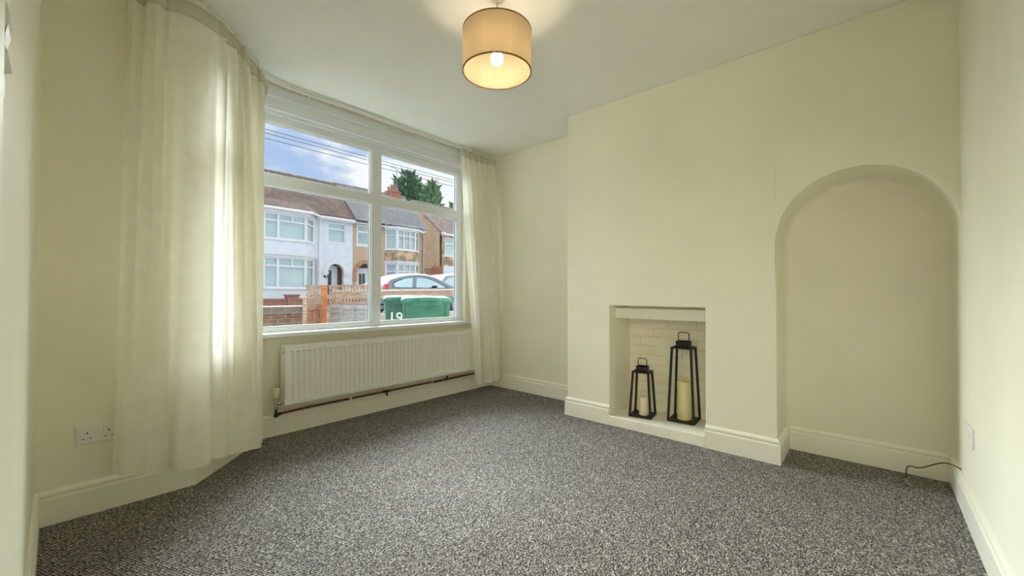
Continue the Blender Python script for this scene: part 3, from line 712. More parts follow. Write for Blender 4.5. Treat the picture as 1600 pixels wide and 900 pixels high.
# thermostatic valve at the foot of the radiator
vx, vy = 1.046, 3.170
t = thing('radiator_valve', (vx, vy, 0.14), 'thermostatic radiator valve with ribbed cream cap and chrome body', 'radiator valve')
bm = nb(); lathe(bm, [(0, 0.285), (0.012, 0.285), (0.017, 0.291), (0.0195, 0.302), (0.0205, 0.325), (0.0205, 0.352), (0.018, 0.358), (0, 0.36)], (vx, vy, 0), 20)
for k in range(10):
    a = 2 * PI * k / 10; c, s = math.cos(a), math.sin(a); bar(bm, (vx + c * 0.0205, vy + s * 0.0205, 0.312), (vx + c * 0.0205, vy + s * 0.0205, 0.350), 0.005)
obj('cap', bm, M['cream_plastic'], t, smooth=True)
bm = nb(); lathe(bm, [(0, 0.205), (0.011, 0.205), (0.013, 0.212), (0.013, 0.224), (0.009, 0.228), (0.009, 0.25), (0.015, 0.254), (0.015, 0.272), (0.010, 0.276), (0.010, 0.286), (0, 0.286)], (vx, vy, 0), 16)
tube(bm, [(vx, vy, 0.245), (RX0 + 0.004, vy, 0.245)], 0.008, 12); tube(bm, [(vx + 0.014, vy, 0.245), (vx + 0.030, vy, 0.245)], 0.0135, 6)
obj('valve_body', bm, M['chrome'], t, smooth=True)
bm = nb(); tube(bm, [(vx, vy, 0.158), (vx, vy, 0.206)], 0.0085, 12); obj('pipe_tail', bm, M['dark_copper'], t, smooth=True)

# pipes along the top of the skirting
t = thing('heating_pipe', (2.0, 3.215, 0.15), 'red-brown copper heating pipe running below the radiator', 'pipe')
z0, z1 = 0.165, 0.170
bm = nb(); tube(bm, smooth_path([(vx + 0.012, 3.198, 0.161), (1.3, 3.214, z0), (1.94, 3.216, z0 + 0.001), (2.5, 3.216, z0 + 0.003), (3.0, 3.216, z1), (3.25, 3.216, z1)], 4), 0.0078, 10); obj('pipe_run', bm, M['copper'], t, smooth=True)
bm = nb(); tube(bm, [(2.44, 3.200, z0 + 0.001), (3.05, 3.200, z1 + 0.005)], 0.0075, 10); obj('second_run', bm, M['copper'], t, smooth=True)
bm = nb(); tube(bm, [(vx - 0.004, vy, 0.160), (vx + 0.006, 3.184, 0.160), (vx + 0.04, 3.203, 0.161)], 0.0115, 10); tube(bm, [(vx, vy, 0.152), (vx, vy, 0.172)], 0.0125, 12); obj('elbow', bm, M['dark_copper'], t, smooth=True)
for x in (1.614, 2.444):
    bm = nb(); box(bm, x - 0.008, x + 0.008, 3.196, YW, z0 - 0.016, z0 + 0.013); obj('clip', bm, M['white_plastic'], t, bevel=0.003)
for x, h in ((1.945, -1), (2.62, 1)):
    bm = nb(); tube(bm, [(x - 0.03, 3.2155, z0 + 0.002), (x + 0.03, 3.2155, z0 + 0.002)], 0.011, 10); tube(bm, [(x, 3.21, z0), (x + 0.004, 3.205, z0 + 0.035 * h)], 0.009, 8); obj('joint', bm, M['dark_copper'], t, smooth=True)

# ------------------------------------------------------------------ electrical plates
def double_socket(x0, z0, yf):
    t = thing('double_socket', (x0 + 0.073, yf, z0), 'white double wall socket partly hidden by the wide curtain', 'socket')
    bm = nb(); box(bm, x0, x0 + 0.146, yf - 0.009, yf, z0, z0 + 0.086); obj('face_plate', bm, M['white_plastic'], t, bevel=0.003)
    for s in (0.037, 0.109):
        bm = nb()
        box(bm, x0 + s - 0.002, x0 + s + 0.003, yf - 0.0096, yf - 0.006, z0 + 0.045, z0 + 0.053)
        box(bm, x0 + s - 0.0145, x0 + s - 0.0085, yf - 0.0096, yf - 0.006, z0 + 0.022, z0 + 0.026)
        box(bm, x0 + s + 0.0085, x0 + s + 0.0145, yf - 0.0096, yf - 0.006, z0 + 0.022, z0 + 0.026)
        obj('pin_hole', bm, M['black_hole'], t)
    for s in (0.066, 0.080):
        bm = nb(); hexa(bm, [(x0 + s - 0.0055, yf - 0.009, z0 + 0.055), (x0 + s + 0.0055, yf - 0.009, z0 + 0.055), (x0 + s + 0.0055, yf - 0.009, z0 + 0.073), (x0 + s - 0.0055, yf - 0.009, z0 + 0.073)],
             [(x0 + s - 0.0055, yf - 0.014, z0 + 0.055), (x0 + s + 0.0055, yf - 0.014, z0 + 0.055), (x0 + s + 0.0055, yf - 0.0095, z0 + 0.073), (x0 + s - 0.0055, yf - 0.0095, z0 + 0.073)])
        obj('rocker', bm, M['white_plastic'], t)
double_socket(0.066, 0.327, YF)
t = thing('wall_plate', (2.735, YR, 0.35), 'small white outlet plate low on the wall beside the arched recess', 'wall plate')
bm = nb(); box(bm, 2.662, 2.808, YR, YR + 0.007, 0.352, 0.438); obj('face_plate', bm, M['white_plastic'], t, bevel=0.003)
bm = nb(); box(bm, 2.725, 2.752, YR + 0.006, YR + 0.009, 0.385, 0.41); obj('outlet', bm, M['white_plastic'], t, bevel=0.002)
# light switch by the camera
t = thing('light_switch', (XL, 0.85, 1.292), 'white light switch with tilted rockers high on the nearest wall', 'light switch')
bm = nb(); box(bm, XL, XL + 0.005, 0.805, 0.892, 1.292, 1.440); obj('face_plate', bm, M['white_plastic'], t, bevel=0.002)
for zc in (1.408, 1.350):
    bm = nb(); prof = [(XL + 0.004, zc - 0.026), (XL + 0.0125, zc - 0.022), (XL + 0.006, zc + 0.004), (XL + 0.0105, zc + 0.024), (XL + 0.004, zc + 0.026)]
    hexa(bm, [(x, 0.822, z) for x, z in prof], [(x, 0.872, z) for x, z in prof]); obj('rocker', bm, M['white_metal'], t, bevel=0.001)

# aerial lead
t = thing('aerial_cable', (3.07, -0.13, 0), 'thin dark aerial cable trailing from the wall onto the carpet', 'cable')
cpts = smooth_path([(2.985, -0.322, 0.163), (2.995, -0.302, 0.172), (3.03, -0.27, 0.168), (3.05, -0.235, 0.145), (3.06, -0.20, 0.118), (3.065, -0.17, 0.104), (3.068, -0.145, 0.105), (3.070, -0.132, 0.092), (3.070, -0.129, 0.06), (3.068, -0.128, 0.022)], 6)
bm = nb(); tube(bm, cpts, 0.0030, 8); obj('lead', bm, M['coax'], t, smooth=True)
bm = nb(); tube(bm, [(3.068, -0.128, 0.034), (3.066, -0.128, 0.0045)], 0.0055, 12); tube(bm, [(3.070, -0.130, 0.006), (3.045, -0.150, 0.006)], 0.0058, 12); obj('plug', bm, M['steel'], t, smooth=True)

# ------------------------------------------------------------------ lanterns and candles
def lantern(c, side, topside, zf, zcap, zhan, rot, label, w=0.0155):
    z0 = 0.0755
    t = thing('lantern', (c[0], c[1], z0), label, 'lantern', 'black metal lanterns in the fireplace')
    R = Matrix.Rotation(math.radians(rot), 4, 'Z'); cc = Vector((c[0], c[1], 0))
    def W(bm):
        for v in bm.verts: v.co = R @ v.co + cc
        return bm
    h, k = side / 2, topside / 2
    bm = nb(); box(bm, -h, h, -h, h, z0, z0 + 0.012); obj('base', W(bm), M['black_metal'], t, bevel=0.0015)
    for sx in (-1, 1):
        for sy in (-1, 1):
            bm = nb(); bar(bm, (sx * (h - w / 2), sy * (h - w / 2), z0 + 0.01), (sx * (k - w / 2), sy * (k - w / 2), zf), w); obj('corner_post', W(bm), M['black_metal'], t, bevel=0.001)
    bm = nb(); plate(bm, rect(-k, k, -k, k), [rect(-k + w, k - w, -k + w, k - w)], 0.011, (0, 0, zf - 0.006), (1, 0, 0), (0, 1, 0), (0, 0, 1)); obj('top_frame', W(bm), M['black_metal'], t)
    bm = nb(); q = k * 0.60
    hexa(bm, [(-k + w / 2, -k + w / 2, zf), (k - w / 2, -k + w / 2, zf), (k - w / 2, k - w / 2, zf), (-k + w / 2, k - w / 2, zf)], [(-q, -q, zf + 0.012), (q, -q, zf + 0.012), (q, q, zf + 0.012), (-q, q, zf + 0.012)])
    box(bm, -q, q, -q, q, zf + 0.01, zcap); box(bm, -q - 0.003, q + 0.003, -q - 0.003, q + 0.003, zcap - 0.005, zcap)
    obj('roof', W(bm), M['black_metal'], t)
    bm = nb(); a = q * 0.85; r = 0.012
    tube(bm, [(0, -a, zcap - 0.004), (0, -a, zhan - r), (0, -a + r * 0.3, zhan - r * 0.3), (0, -a + r, zhan), (0, a - r, zhan), (0, a - r * 0.3, zhan - r * 0.3), (0, a, zhan - r), (0, a, zcap - 0.004)], 0.0032, 8)
    obj('handle', W(bm), M['black_metal'], t, smooth=True)
lantern((3.168, 1.073), 0.197, 0.150, 0.625, 0.672, 0.738, 4, 'tall black metal lantern, open sided, holding the thick candle')
lantern((3.077, 1.359), 0.172, 0.132, 0.420, 0.462, 0.522, 9, 'small black metal lantern, the shorter of the two in the fireplace')
def candle(c, r, h, label, m):
    z0 = 0.0878
    t = thing('pillar_candle', (c[0], c[1], z0), label, 'candle', 'candles in the lanterns')
    bm = nb(); lathe(bm, [(0, z0), (r - 0.002, z0), (r, z0 + 0.003), (r, z0 + h - 0.006), (r - 0.003, z0 + h), (r - 0.008, z0 + h - 0.001), (r - 0.016, z0 + h - 0.008), (r * 0.3, z0 + h - 0.013), (0, z0 + h - 0.013)], (c[0], c[1], 0), 40)
    obj('wax', bm, m, t, smooth=True)
    bm = nb(); tube(bm, [(c[0], c[1], z0 + h - 0.014), (c[0] + 0.001, c[1], z0 + h - 0.002)], 0.0015, 6); obj('wick', bm, M['black_hole'], t)
candle((3.162, 1.068), 0.051, 0.285, 'thick yellow-cream pillar candle standing in the tall lantern', M['candle'])
candle((3.062, 1.342), 0.037, 0.140, 'short ivory pillar candle standing in the small lantern', M['candle_pale'])

# ------------------------------------------------------------------ pendant lamp
LX, LY = 1.502, 1.442
t = thing('pendant_lamp', (LX, LY, ZC), 'lit pendant lamp with pleated beige drum shade hanging from ceiling', 'ceiling lamp')
RS, Z0, Z1 = 0.175, 2.176, 2.385
bm = nb(); seg = 720; ra, rb = [], []
rows = []
for z in (Z0, Z0 + 0.07, Z0 + 0.14, Z1):
    rows.append([bm.verts.new((LX + (RS + (0.0020 if k % 4 < 2 else -0.0020)) * math.cos(2 * PI * k / seg), LY + (RS + (0.0020 if k % 4 < 2 else -0.0020)) * math.sin(2 * PI * k / seg), z)) for k in range(seg)])
for A, B in zip(rows, rows[1:]):
    for k in range(seg): bm.faces.new((A[k], A[(k + 1) % seg], B[(k + 1) % seg], B[k]))
sh = obj('lamp_shade', bm, M['shade'], t)
for z in (Z0, Z1):
    bm = nb(); lathe(bm, [(RS - 0.0025, z - 0.0025), (RS + 0.003, z - 0.0025), (RS + 0.003, z + 0.0025), (RS - 0.0025, z + 0.0025)], (LX, LY, 0), 96, closed=True); obj('rim', bm, M['shade_trim'], sh, smooth=True)
bm = nb(); 
for a in (0.3, 0.3 + 2 * PI / 3, 0.3 + 4 * PI / 3): tube(bm, [(LX + 0.02 * math.cos(a), LY + 0.02 * math.sin(a), Z1 - 0.05), (LX + RS * 0.6 * math.cos(a), LY + RS * 0.6 * math.sin(a), Z1 - 0.045), (LX + RS * 0.99 * math.cos(a), LY + RS * 0.99 * math.sin(a), Z1 - 0.003)], 0.0018, 6)
lathe(bm, [(0.019, Z1 - 0.053), (0.024, Z1 - 0.053), (0.024, Z1 - 0.047), (0.019, Z1 - 0.047)], (LX, LY, 0), 24, closed=True)
obj('shade_carrier', bm, M['white_metal'], t)
bm = nb(); lathe(bm, [(0, Z1 - 0.02), (0.008, Z1 - 0.02), (0.014, Z1 - 0.035), (0.018, Z1 - 0.045), (0.018, Z1 - 0.09), (0.014, Z1 - 0.1), (0, Z1 - 0.1)], (LX, LY, 0), 24); obj('lamp_holder', bm, M['white_plastic'], t, smooth=True)
bm = nb(); tube(bm, [(LX, LY, Z1 - 0.025), (LX, LY, ZC - 0.01)], 0.0032, 8); obj('cord', bm, M['drain'], t, smooth=True)
bm = nb(); lathe(bm, [(0, ZC - 0.016), (0.012, ZC - 0.016), (0.03, ZC - 0.012), (0.036, ZC - 0.006), (0.038, ZC), (0, ZC)], (LX, LY, 0), 32); obj('ceiling_rose', bm, M['white_plastic'], t, smooth=True)
bz = 2.245; prof = [(0, bz - 0.033)] + [(0.033 * math.sin(a), bz - 0.033 * math.cos(a)) for a in [PI * k / 14 for k in range(1, 11)]] + [(0.015, bz + 0.04), (0.013, bz + 0.05), (0, bz + 0.05)]
bm = nb(); lathe(bm, prof, (LX, LY, 0), 32); obj('bulb', bm, M['bulb'], t, smooth=True)

# ================================================================== OUTSIDE
# ground: our garden, pavement, road, far pavement, far gardens
bm = nb(); box(bm, -12, 40, 3.51, 7.42, -0.35, -0.07); struct('ground_garden', bm, M['paving'])
bm = nb(); box(bm, -40, 60, 7.42, 9.6, -0.35, 0.27); struct('pavement_near', bm, M['paving'])
bm = nb(); box(bm, -40, 80, 9.6, 17.8, -0.35, 0.25); struct('road', bm, M['asphalt'])
bm = nb(); box(bm, -40, 80, 17.8, 90, -0.35, 0.42); struct('pavement_far', bm, M['paving'])

def facade_window(parent, O, u, W, z0, z1, cells, fr=0.055, blind='blind', n=None, name='window', sill=True, glass='far_glass', depth=0.07, bgap=0.05):
    """cells: list of (x0,x1,z0,z1) glass openings in metres from O/0"""
    u = Vector(u).normalized(); n = Vector((-u.y, u.x, 0)); O = Vector(O); k = Vector((0, 0, 1))   # n outwards from the street, into the house
    bm = nb(); plate(bm, rect(0, W, z0, z1), [rect(*c) for c in cells], depth, O, u, k, n)
    if sill: plate(bm, rect(-0.04, W + 0.04, z0 - 0.07, z0), [], depth + 0.08, O - n * 0.08, u, k, n)
    f = obj(name, bm, M['far_upvc'], parent)
    bm = nb()
    for c in cells: plate(bm, rect(*c), [], 0.01, O + n * (depth * 0.5), u, k, n)
    obj('glazing', bm, M[glass], f)
    if blind:
        bm = nb(); plate(bm, rect(0.03, W - 0.03, z0 + 0.03, z1 - 0.03), [], 0.02, O + n * (depth + bgap), u, k, n); obj('blind', bm, M[blind], f)
    return f
def slab_roof(bm, x0, x1, ye, ze, yr, zr, th=0.12):
    hexa(bm, [(x0, ye, ze), (x1, ye, ze), (x1, yr, zr), (x0, yr, zr)], [(x0, ye, ze + th), (x1, ye, ze + th), (x1, yr, zr + th), (x0, yr, zr + th)])
K = (0, 0, 1)
G0 = 0.42
YH = 24.0
def arch_hole(x0, x1, zs, z0):
    c, r = (x0 + x1) / 2, (x1 - x0) / 2
    return [(x0, z0), (x1, z0)] + [(c + r * math.cos(PI * k / 20), zs + r * math.sin(PI * k / 20)) for k in range(21)]
def facade(bm, x0, x1, z0, z1, y, holes, th=0.28):
    plate(bm, rect(x0, x1, z0, z1), holes, th, (0, y, 0), (1, 0, 0), K, (0, 1, 0))
def outline_with_door(x0, x1, z0, z1, dx0, dx1, zs):
    c, r = (dx0 + dx1) / 2, (dx1 - dx0) / 2
    return [(x0, z0), (dx0, z0)] + [(c - r * math.cos(PI * k / 20), zs + r * math.sin(PI * k / 20)) for k in range(21)] + [(dx1, z0), (x1, z0), (x1, z1), (x0, z1)]
def bay_wall(bm, pts, z0, z1, flare=0.0):
    """solid between the facade and the bay line"""
    lo = [(x, y - (flare if 0 < i < len(pts) - 1 else 0), z0) for i, (x, y) in enumerate(pts)]
    hexa(bm, lo, [(x, y, z1) for x, y in pts])

# ---- white rendered terraced house
AXR = 12.165
A = thing('terraced_house', (9.0, YH, G0), 'white rendered terraced house with brown tiled roof and two-storey bay', 'house', 'terraced houses across the street')
bm = nb(); AX0, AX1 = 3.2, 12.15
plate(bm, outline_with_door(AX0, AX1, G0, 5.5, 10.63, 11.60, 2.31), [rect(10.60, 11.70, 4.06, 5.26)], 0.28, (0, YH, 0), (1, 0, 0), K, (0, 1, 0))
obj('front_wall', bm, M['white_render'], A)
bm = nb(); box(bm, AX0, AX0 + 0.25, YH + 0.28, 30, G0, 5.5); box(bm, AX0, AX1, 30, 30.3, G0, 5.5); obj('rear_walls', bm, M['white_render'], A)
bm = nb(); box(bm, 9.9, AX1 - 0.1, YH + 0.9, YH + 1.0, G0, 5.4); obj('inner_wall', bm, M['white_render'], A)
bf = [(6.4, YH), (7.05, 23.35), (9.15, 23.35), (9.84, YH)]
bm = nb(); bay_wall(bm, [(x, y) for x, y in bf], G0, 1.30); obj('bay_base', bm, M['white_render'], A)
bm = nb(); bay_wall(bm, [(6.37, YH), (7.03, 23.34), (9.17, 23.34), (9.87, YH)], 3.17, 3.86, 0.10); obj('bay_apron', bm, M['white_render'], A)
bm = nb(); bay_wall(bm, [(6.30, YH), (6.98, 23.2), (9.22, 23.2), (9.97, YH)], 3.06, 3.17); bay_wall(bm, [(6.34, YH), (7.0, 23.26), (9.2, 23.26), (9.9, YH)], 2.93, 3.06); obj('bay_ledge', bm, M['stone'], A)
for z0, z1, tr in ((1.32, 2.94, 2.48), (3.90, 5.26, 4.86)):
    zt = z1 - 0.09
    facade_window(A, (7.05, 23.35, 0), (1, 0, 0), 2.10, z0, z1, [(0.08, 0.62, z0 + 0.07, tr - 0.04), (0.08, 0.62, tr + 0.04, zt), (0.74, 2.0, z0 + 0.07, tr - 0.04), (0.74, 1.33, tr + 0.04, zt), (1.41, 2.0, tr + 0.04, zt)], bgap=0.04)
    a, b = Vector((9.15, 23.35, 0)), Vector((9.84, YH, 0)); L = (b - a).length
    facade_window(A, a, b - a, L, z0, z1, [(0.12, L - 0.12, z0 + 0.07, tr - 0.04), (0.12, L - 0.12, tr + 0.04, zt)], bgap=0.04)
    a, b = Vector((6.4, YH, 0)), Vector((7.05, 23.35, 0)); L = (b - a).length
    facade_window(A, a, b - a, L, z0, z1, [(0.12, L - 0.12, z0 + 0.07, tr - 0.04), (0.12, L - 0.12, tr + 0.04, zt)], bgap=0.04)
facade_window(A, (10.60, YH + 0.06, 0), (1, 0, 0), 1.10, 4.06, 5.26, [(0.09, 1.01, 4.15, 4.83), (0.09, 1.01, 4.92, 5.18)])
bm = nb(); bay_wall(bm, [(6.4, YH + 0.01), (7.05, 23.35), (9.15, 23.35), (9.84, YH + 0.01)], 5.26, 5.5); obj('bay_head', bm, M['white_render'], A)
bm = nb(); box(bm, AX0, AX1, YH + 0.1, 30, 5.35, 5.45); obj('loft_floor', bm, M['dark_room'], A)
# arched porch: raised band, caps, door
bm = nb(); c, r = 11.115, 0.485
for k in range(24):
    a0, a1 = PI * k / 24, PI * (k + 1) / 24; ri, ro = r + 0.0, r + 0.24
    hexa(bm, [(c + ri * math.cos(a0), YH - 0.05, 2.31 + ri * math.sin(a0)), (c + ro * math.cos(a0), YH - 0.05, 2.31 + ro * math.sin(a0)), (c + ro * math.cos(a1), YH - 0.05, 2.31 + ro * math.sin(a1)), (c + ri * math.cos(a1), YH - 0.05, 2.31 + ri * math.sin(a1))],
         [(c + ri * math.cos(a0), YH + 0.02, 2.31 + ri * math.sin(a0)), (c + ro * math.cos(a0), YH + 0.02, 2.31 + ro * math.sin(a0)), (c + ro * math.cos(a1), YH + 0.02, 2.31 + ro * math.sin(a1)), (c + ri * math.cos(a1), YH + 0.02, 2.31 + ri * math.sin(a1))])
bmesh.ops.remove_doubles(bm, verts=bm.verts, dist=1e-4)
obj('porch_arch', bm, M['stone'], A)
for x0, x1 in ((10.33, 10.66), (11.57, 12.04)):
    bm = nb(); box(bm, x0, x1, YH - 0.09, YH + 0.02, 2.20, 2.31); box(bm, x0 + 0.03, x1 - 0.03, YH - 0.06, YH + 0.02, 2.10, 2.20); obj('porch_cap', bm, M['stone'], A)
bm = nb(); plate(bm, rect(10.66, 11.40, 0.72, 2.62), [rect(10.74, 11.10, 0.95, 2.42)], 0.06, (0, YH + 0.55, 0), (1, 0, 0), K, (0, 1, 0)); d = obj('front_door', bm, M['door_white'], A)
bm = nb(); box(bm, 10.74, 11.10, YH + 0.57, YH + 0.59, 0.95, 2.42); obj('door_glass', bm, M['door_glass'], d)
bm = nb(); box(bm, 10.55, 10.66, YH + 0.53, YH + 0.65, 0.6, 2.9); box(bm, 10.55, 11.7, YH + 0.53, YH + 0.65, 2.62, 2.72); box(bm, 11.36, 11.44, YH + 0.53, YH + 0.65, 0.6, 2.7); obj('door_frame', bm, M['door_white'], A)
bm = nb(); box(bm, 11.45, 12.0, YH + 0.50, YH + 0.62, G0, 2.9); obj('porch_side', bm, M['maroon'], A)
bm = nb(); box(bm, 10.2, 12.0, YH + 0.6, YH + 0.7, 2.72, 3.2); obj('porch_back', bm, M['dark_room'], A)
bm = nb(); text_mesh(bm, '47', 0.30, 0.02, (10.36, YH - 0.02, 1.93), (1, 0, 0), K, (0, -1, 0)); obj('house_number', bm, M['dark_letter'], A)
bm = nb(); slab_roof(bm, AX0 - 0.2, AX1, 23.72, 5.50, 26.6, 8.16); slab_roof(bm, AX0 - 0.2, AX1, 30.2, 5.50, 26.6, 8.16); obj('roof', bm, M['brown_tiles'], A)
bm = nb(); bay_wall(bm, [(6.1, 23.75), (6.9, 23.02), (9.28, 23.02), (10.05, 23.75)], 5.43, 5.50); hexa(bm, [(6.1, 23.73, 5.50), (6.9, 23.0, 5.50), (9.28, 23.0, 5.50), (10.05, 23.73, 5.50)], [(6.1, 23.75, 5.55), (6.9, 23.75, 6.05), (9.28, 23.75, 6.05), (10.05, 23.75, 5.55)]); obj('bay_roof', bm, M['brown_tiles'], A)
bm = nb(); tube(bm, [(AX0, 26.6, 8.27), (AX1, 26.6, 8.27)], 0.11, 8); obj('ridge', bm, M['ridge'], A)
bm = nb(); box(bm, 6.0, 6.9, 22.98, 23.1, 5.40, 5.50); tube(bm, [(6.2, 23.6, 5.43), (6.9, 22.96, 5.43), (9.30, 22.96, 5.43), (10.05, 23.62, 5.43), (10.2, 23.66, 5.45), (12.14, 23.66, 5.45)], 0.07, 8)
box(bm, 9.9, 12.14, 23.72, 23.80, 5.33, 5.52); bay_wall(bm, [(6.3, YH), (6.95, 23.1), (9.25, 23.1), (9.98, YH)], 5.26, 5.42); obj('gutter', bm, M['gutter'], A)
bm = nb(); tube(bm, [(10.12, 23.93, 0.5), (10.12, 23.93, 5.2), (10.12, 23.68, 5.42)], 0.045, 8); obj('downpipe', bm, M['gutter'], A)
bm = nb(); tube(bm, [(9.95, 23.95, 0.5), (9.95, 23.95, 3.0)], 0.03, 6); obj('downpipe', bm, M['drain'], A)

# ---- tan pebbledashed end terrace
B = thing('terraced_house', (14.8, YH, G0), 'tan pebbledashed end of terrace house with grey tiled roof', 'house', 'terraced houses across the street')
BX0, BX1 = 12.17, 17.45
bm = nb(); plate(bm, outline_with_door(BX0 + 0.001, BX1, G0, 5.5, 12.39, 13.85, 2.20), [rect(12.40, 13.60, 4.04, 5.36)], 0.28, (0, YH, 0), (1, 0, 0), K, (0, 1, 0)); obj('front_wall', bm, M['pebbledash'], B)
bm = nb(); box(bm, BX1 - 0.25, BX1, YH + 0.28, 30, G0, 5.5); box(bm, BX0, BX1, 30, 30.3, G0, 5.5)
hexa(bm, [(BX1 - 0.25, 24, 5.5), (BX1 - 0.25, 30.2, 5.5), (BX1 - 0.25, 26.6, 8.1)], [(BX1, 24, 5.5), (BX1, 30.2, 5.5), (BX1, 26.6, 8.1)]); obj('side_wall', bm, M['pebbledash'], B)
bm = nb(); box(bm, BX0 + 0.1, BX1 - 0.3, YH + 0.9, YH + 1.0, G0, 5.4); obj('inner_wall', bm, M['white_render'], B)
facade_window(B, (12.40, YH + 0.05, 0), (1, 0, 0), 1.20, 4.04, 5.36, [(0.12, 1.08, 4.16, 4.86), (0.12, 1.08, 4.96, 5.26)], blind='net')
bp = [(14.38, YH), (14.93, 23.4), (16.38, 23.4), (17.02, YH)]
bm = nb(); bay_wall(bm, bp, G0, 1.32); obj('bay_base', bm, M['pebbledash'], B)
bm = nb(); bay_wall(bm, [(14.34, YH), (14.90, 23.38), (16.41, 23.38), (17.06, YH)], 3.16, 3.90, 0.07); obj('bay_apron', bm, M['stained_dash'], B)
bm = nb(); bay_wall(bm, [(14.28, YH), (14.88, 23.28), (16.44, 23.28), (17.12, YH)], 3.10, 3.17); bay_wall(bm, [(14.32, YH), (14.9, 23.33), (16.42, 23.33), (17.08, YH)], 3.0, 3.1); obj('bay_ledge', bm, M['stone'], B)
for z0, z1, tr, bl in ((1.34, 3.02, 2.5, 'net'), (3.95, 5.30, 4.88, 'net')):
    zt = z1 - 0.09
    cs = []
    for a, b in ((0.09, 0.46), (0.53, 0.93), (1.00, 1.36)): cs += [(a, b, z0 + 0.07, tr - 0.035), (a, b, tr + 0.035, zt)]
    facade_window(B, (14.93, 23.4, 0), (1, 0, 0), 1.45, z0, z1, cs, blind=bl, bgap=0.03)
    a, b = Vector((16.38, 23.4, 0)), Vector((17.02, YH, 0)); L = (b - a).length
    facade_window(B, a, b - a, L, z0, z1, [(0.1, L - 0.1, z0 + 0.07, tr - 0.035), (0.1, L - 0.1, tr + 0.035, zt)], blind=bl, bgap=0.03)
    a, b = Vector((14.38, YH, 0)), Vector((14.93, 23.4, 0)); L = (b - a).length
    facade_window(B, a, b - a, L, z0, z1, [(0.12, L - 0.12, z0 + 0.07, tr - 0.035), (0.12, L - 0.12, tr + 0.035, zt)], blind='blind_plain' if z0 > 3 else bl, bgap=0.03)
bm = nb(); c, r, zs = 13.12, 0.73, 2.20
for k in range(26):
    a0, a1 = PI * k / 26, PI * (k + 0.86) / 26; ri, ro = r, r + 0.24
    for yy in (0,):
        hexa(bm, [(c + ri * math.cos(a0), YH - 0.05, zs + ri * math.sin(a0)), (c + ro * math.cos(a0), YH - 0.05, zs + ro * math.sin(a0)), (c + ro * math.cos(a1), YH - 0.05, zs + ro * math.sin(a1)), (c + ri * math.cos(a1), YH - 0.05, zs + ri * math.sin(a1))],
             [(c + ri * math.cos(a0), YH + 0.1, zs + ri * math.sin(a0)), (c + ro * math.cos(a0), YH + 0.1, zs + ro * math.sin(a0)), (c + ro * math.cos(a1), YH + 0.1, zs + ro * math.sin(a1)), (c + ri * math.cos(a1), YH + 0.1, zs + ri * math.sin(a1))])
for x0, x1 in ((12.18, 12.42), (13.83, 14.1)):
    for q in range(6): box(bm, x0, x1, YH - 0.05, YH + 0.1, 2.20 - 0.075 * (q + 1) + 0.01, 2.20 - 0.075 * q)
obj('porch_arch', bm, M['arch_brick'], B)
bm = nb(); plate(bm, rect(12.55, 13.65, 0.65, 2.66), [rect(12.82, 13.02, 1.6, 2.3), rect(13.05, 13.25, 1.6, 2.3)], 0.06, (0, YH + 0.5, 0), (1, 0, 0), K, (0, 1, 0)); d = obj('front_door', bm, M['door_white'], B)
bm = nb(); box(bm, 12.80, 13.27, YH + 0.52, YH + 0.54, 1.58, 2.32); obj('door_glass', bm, M['door_glass'], d)
bm = nb(); box(bm, 12.40, 12.55, YH + 0.48, YH + 0.6, G0, 2.75); box(bm, 13.65, 13.8, YH + 0.48, YH + 0.6, G0, 2.75); obj('door_frame', bm, M['door_white'], B)
bm = nb(); box(bm, 12.3, 14.0, YH + 0.56, YH + 0.66, 2.66, 3.2); obj('porch_back', bm, M['dark_room'], B)
# ribbed interlocking tiles: courses and rolls as real relief
bm = nb(); ny, nx = 22, 42
import_dir = Vector((0, 26.6 - 23.68, 8.16 - 5.46)); Lr = import_dir.length; ed = import_dir / Lr; en = Vector((0, -ed.z, ed.y))
rx0, rx1 = BX0 + 0.002, BX1 + 0.12
for j in range(ny):
    s0, s1 = Lr * j / ny - 0.02, Lr * (j + 1) / ny; prev = None
    for i in range(nx * 4 + 1):
        x = rx0 + (rx1 - rx0) * i / (nx * 4); h = 0.05 * (1 if i % 4 in (1, 2) else 0)
        lo = Vector((x, 23.68, 5.46)) + ed * s0 + en * (0.10 + h + 0.07); hi = Vector((x, 23.68, 5.46)) + ed * s1 + en * (0.10 + h)
        lb = Vector((x, 23.68, 5.46)) + ed * s0 + en * 0.06
        ring = [bm.verts.new(lb), bm.verts.new(lo), bm.verts.new(hi)]
        if prev:
            bm.faces.new((prev[0], ring[0], ring[1], prev[1])); bm.faces.new((prev[1], ring[1], ring[2], prev[2]))
        prev = ring
slab_roof(bm, rx0, rx1, 23.68, 5.46, 26.6, 8.16, 0.08); slab_roof(bm, rx0, rx1, 30.2, 5.46, 26.6, 8.16, 0.12)
obj('roof', bm, M['grey_tiles'], B, recalc=False)
bm = nb(); tube(bm, [(BX0, 26.6, 8.30), (BX1 + 0.12, 26.6, 8.30)], 0.12, 8); obj('ridge', bm, M['ridge'], B)
bm = nb(); box(bm, BX0 + 0.002, BX1, 23.70, 23.80, 5.36, 5.50); bay_wall(bm, [(14.2, YH - 0.2), (14.8, 23.22), (16.5, 23.22), (17.3, YH - 0.2)], 5.30, 5.46); obj('fascia', bm, M['gutter'], B)
bm = nb(); bay_wall(bm, [(14.34, YH), (14.9, 23.38), (16.41, 23.38), (17.06, YH)], 5.29, 5.42); obj('bay_head', bm, M['far_upvc'], B)
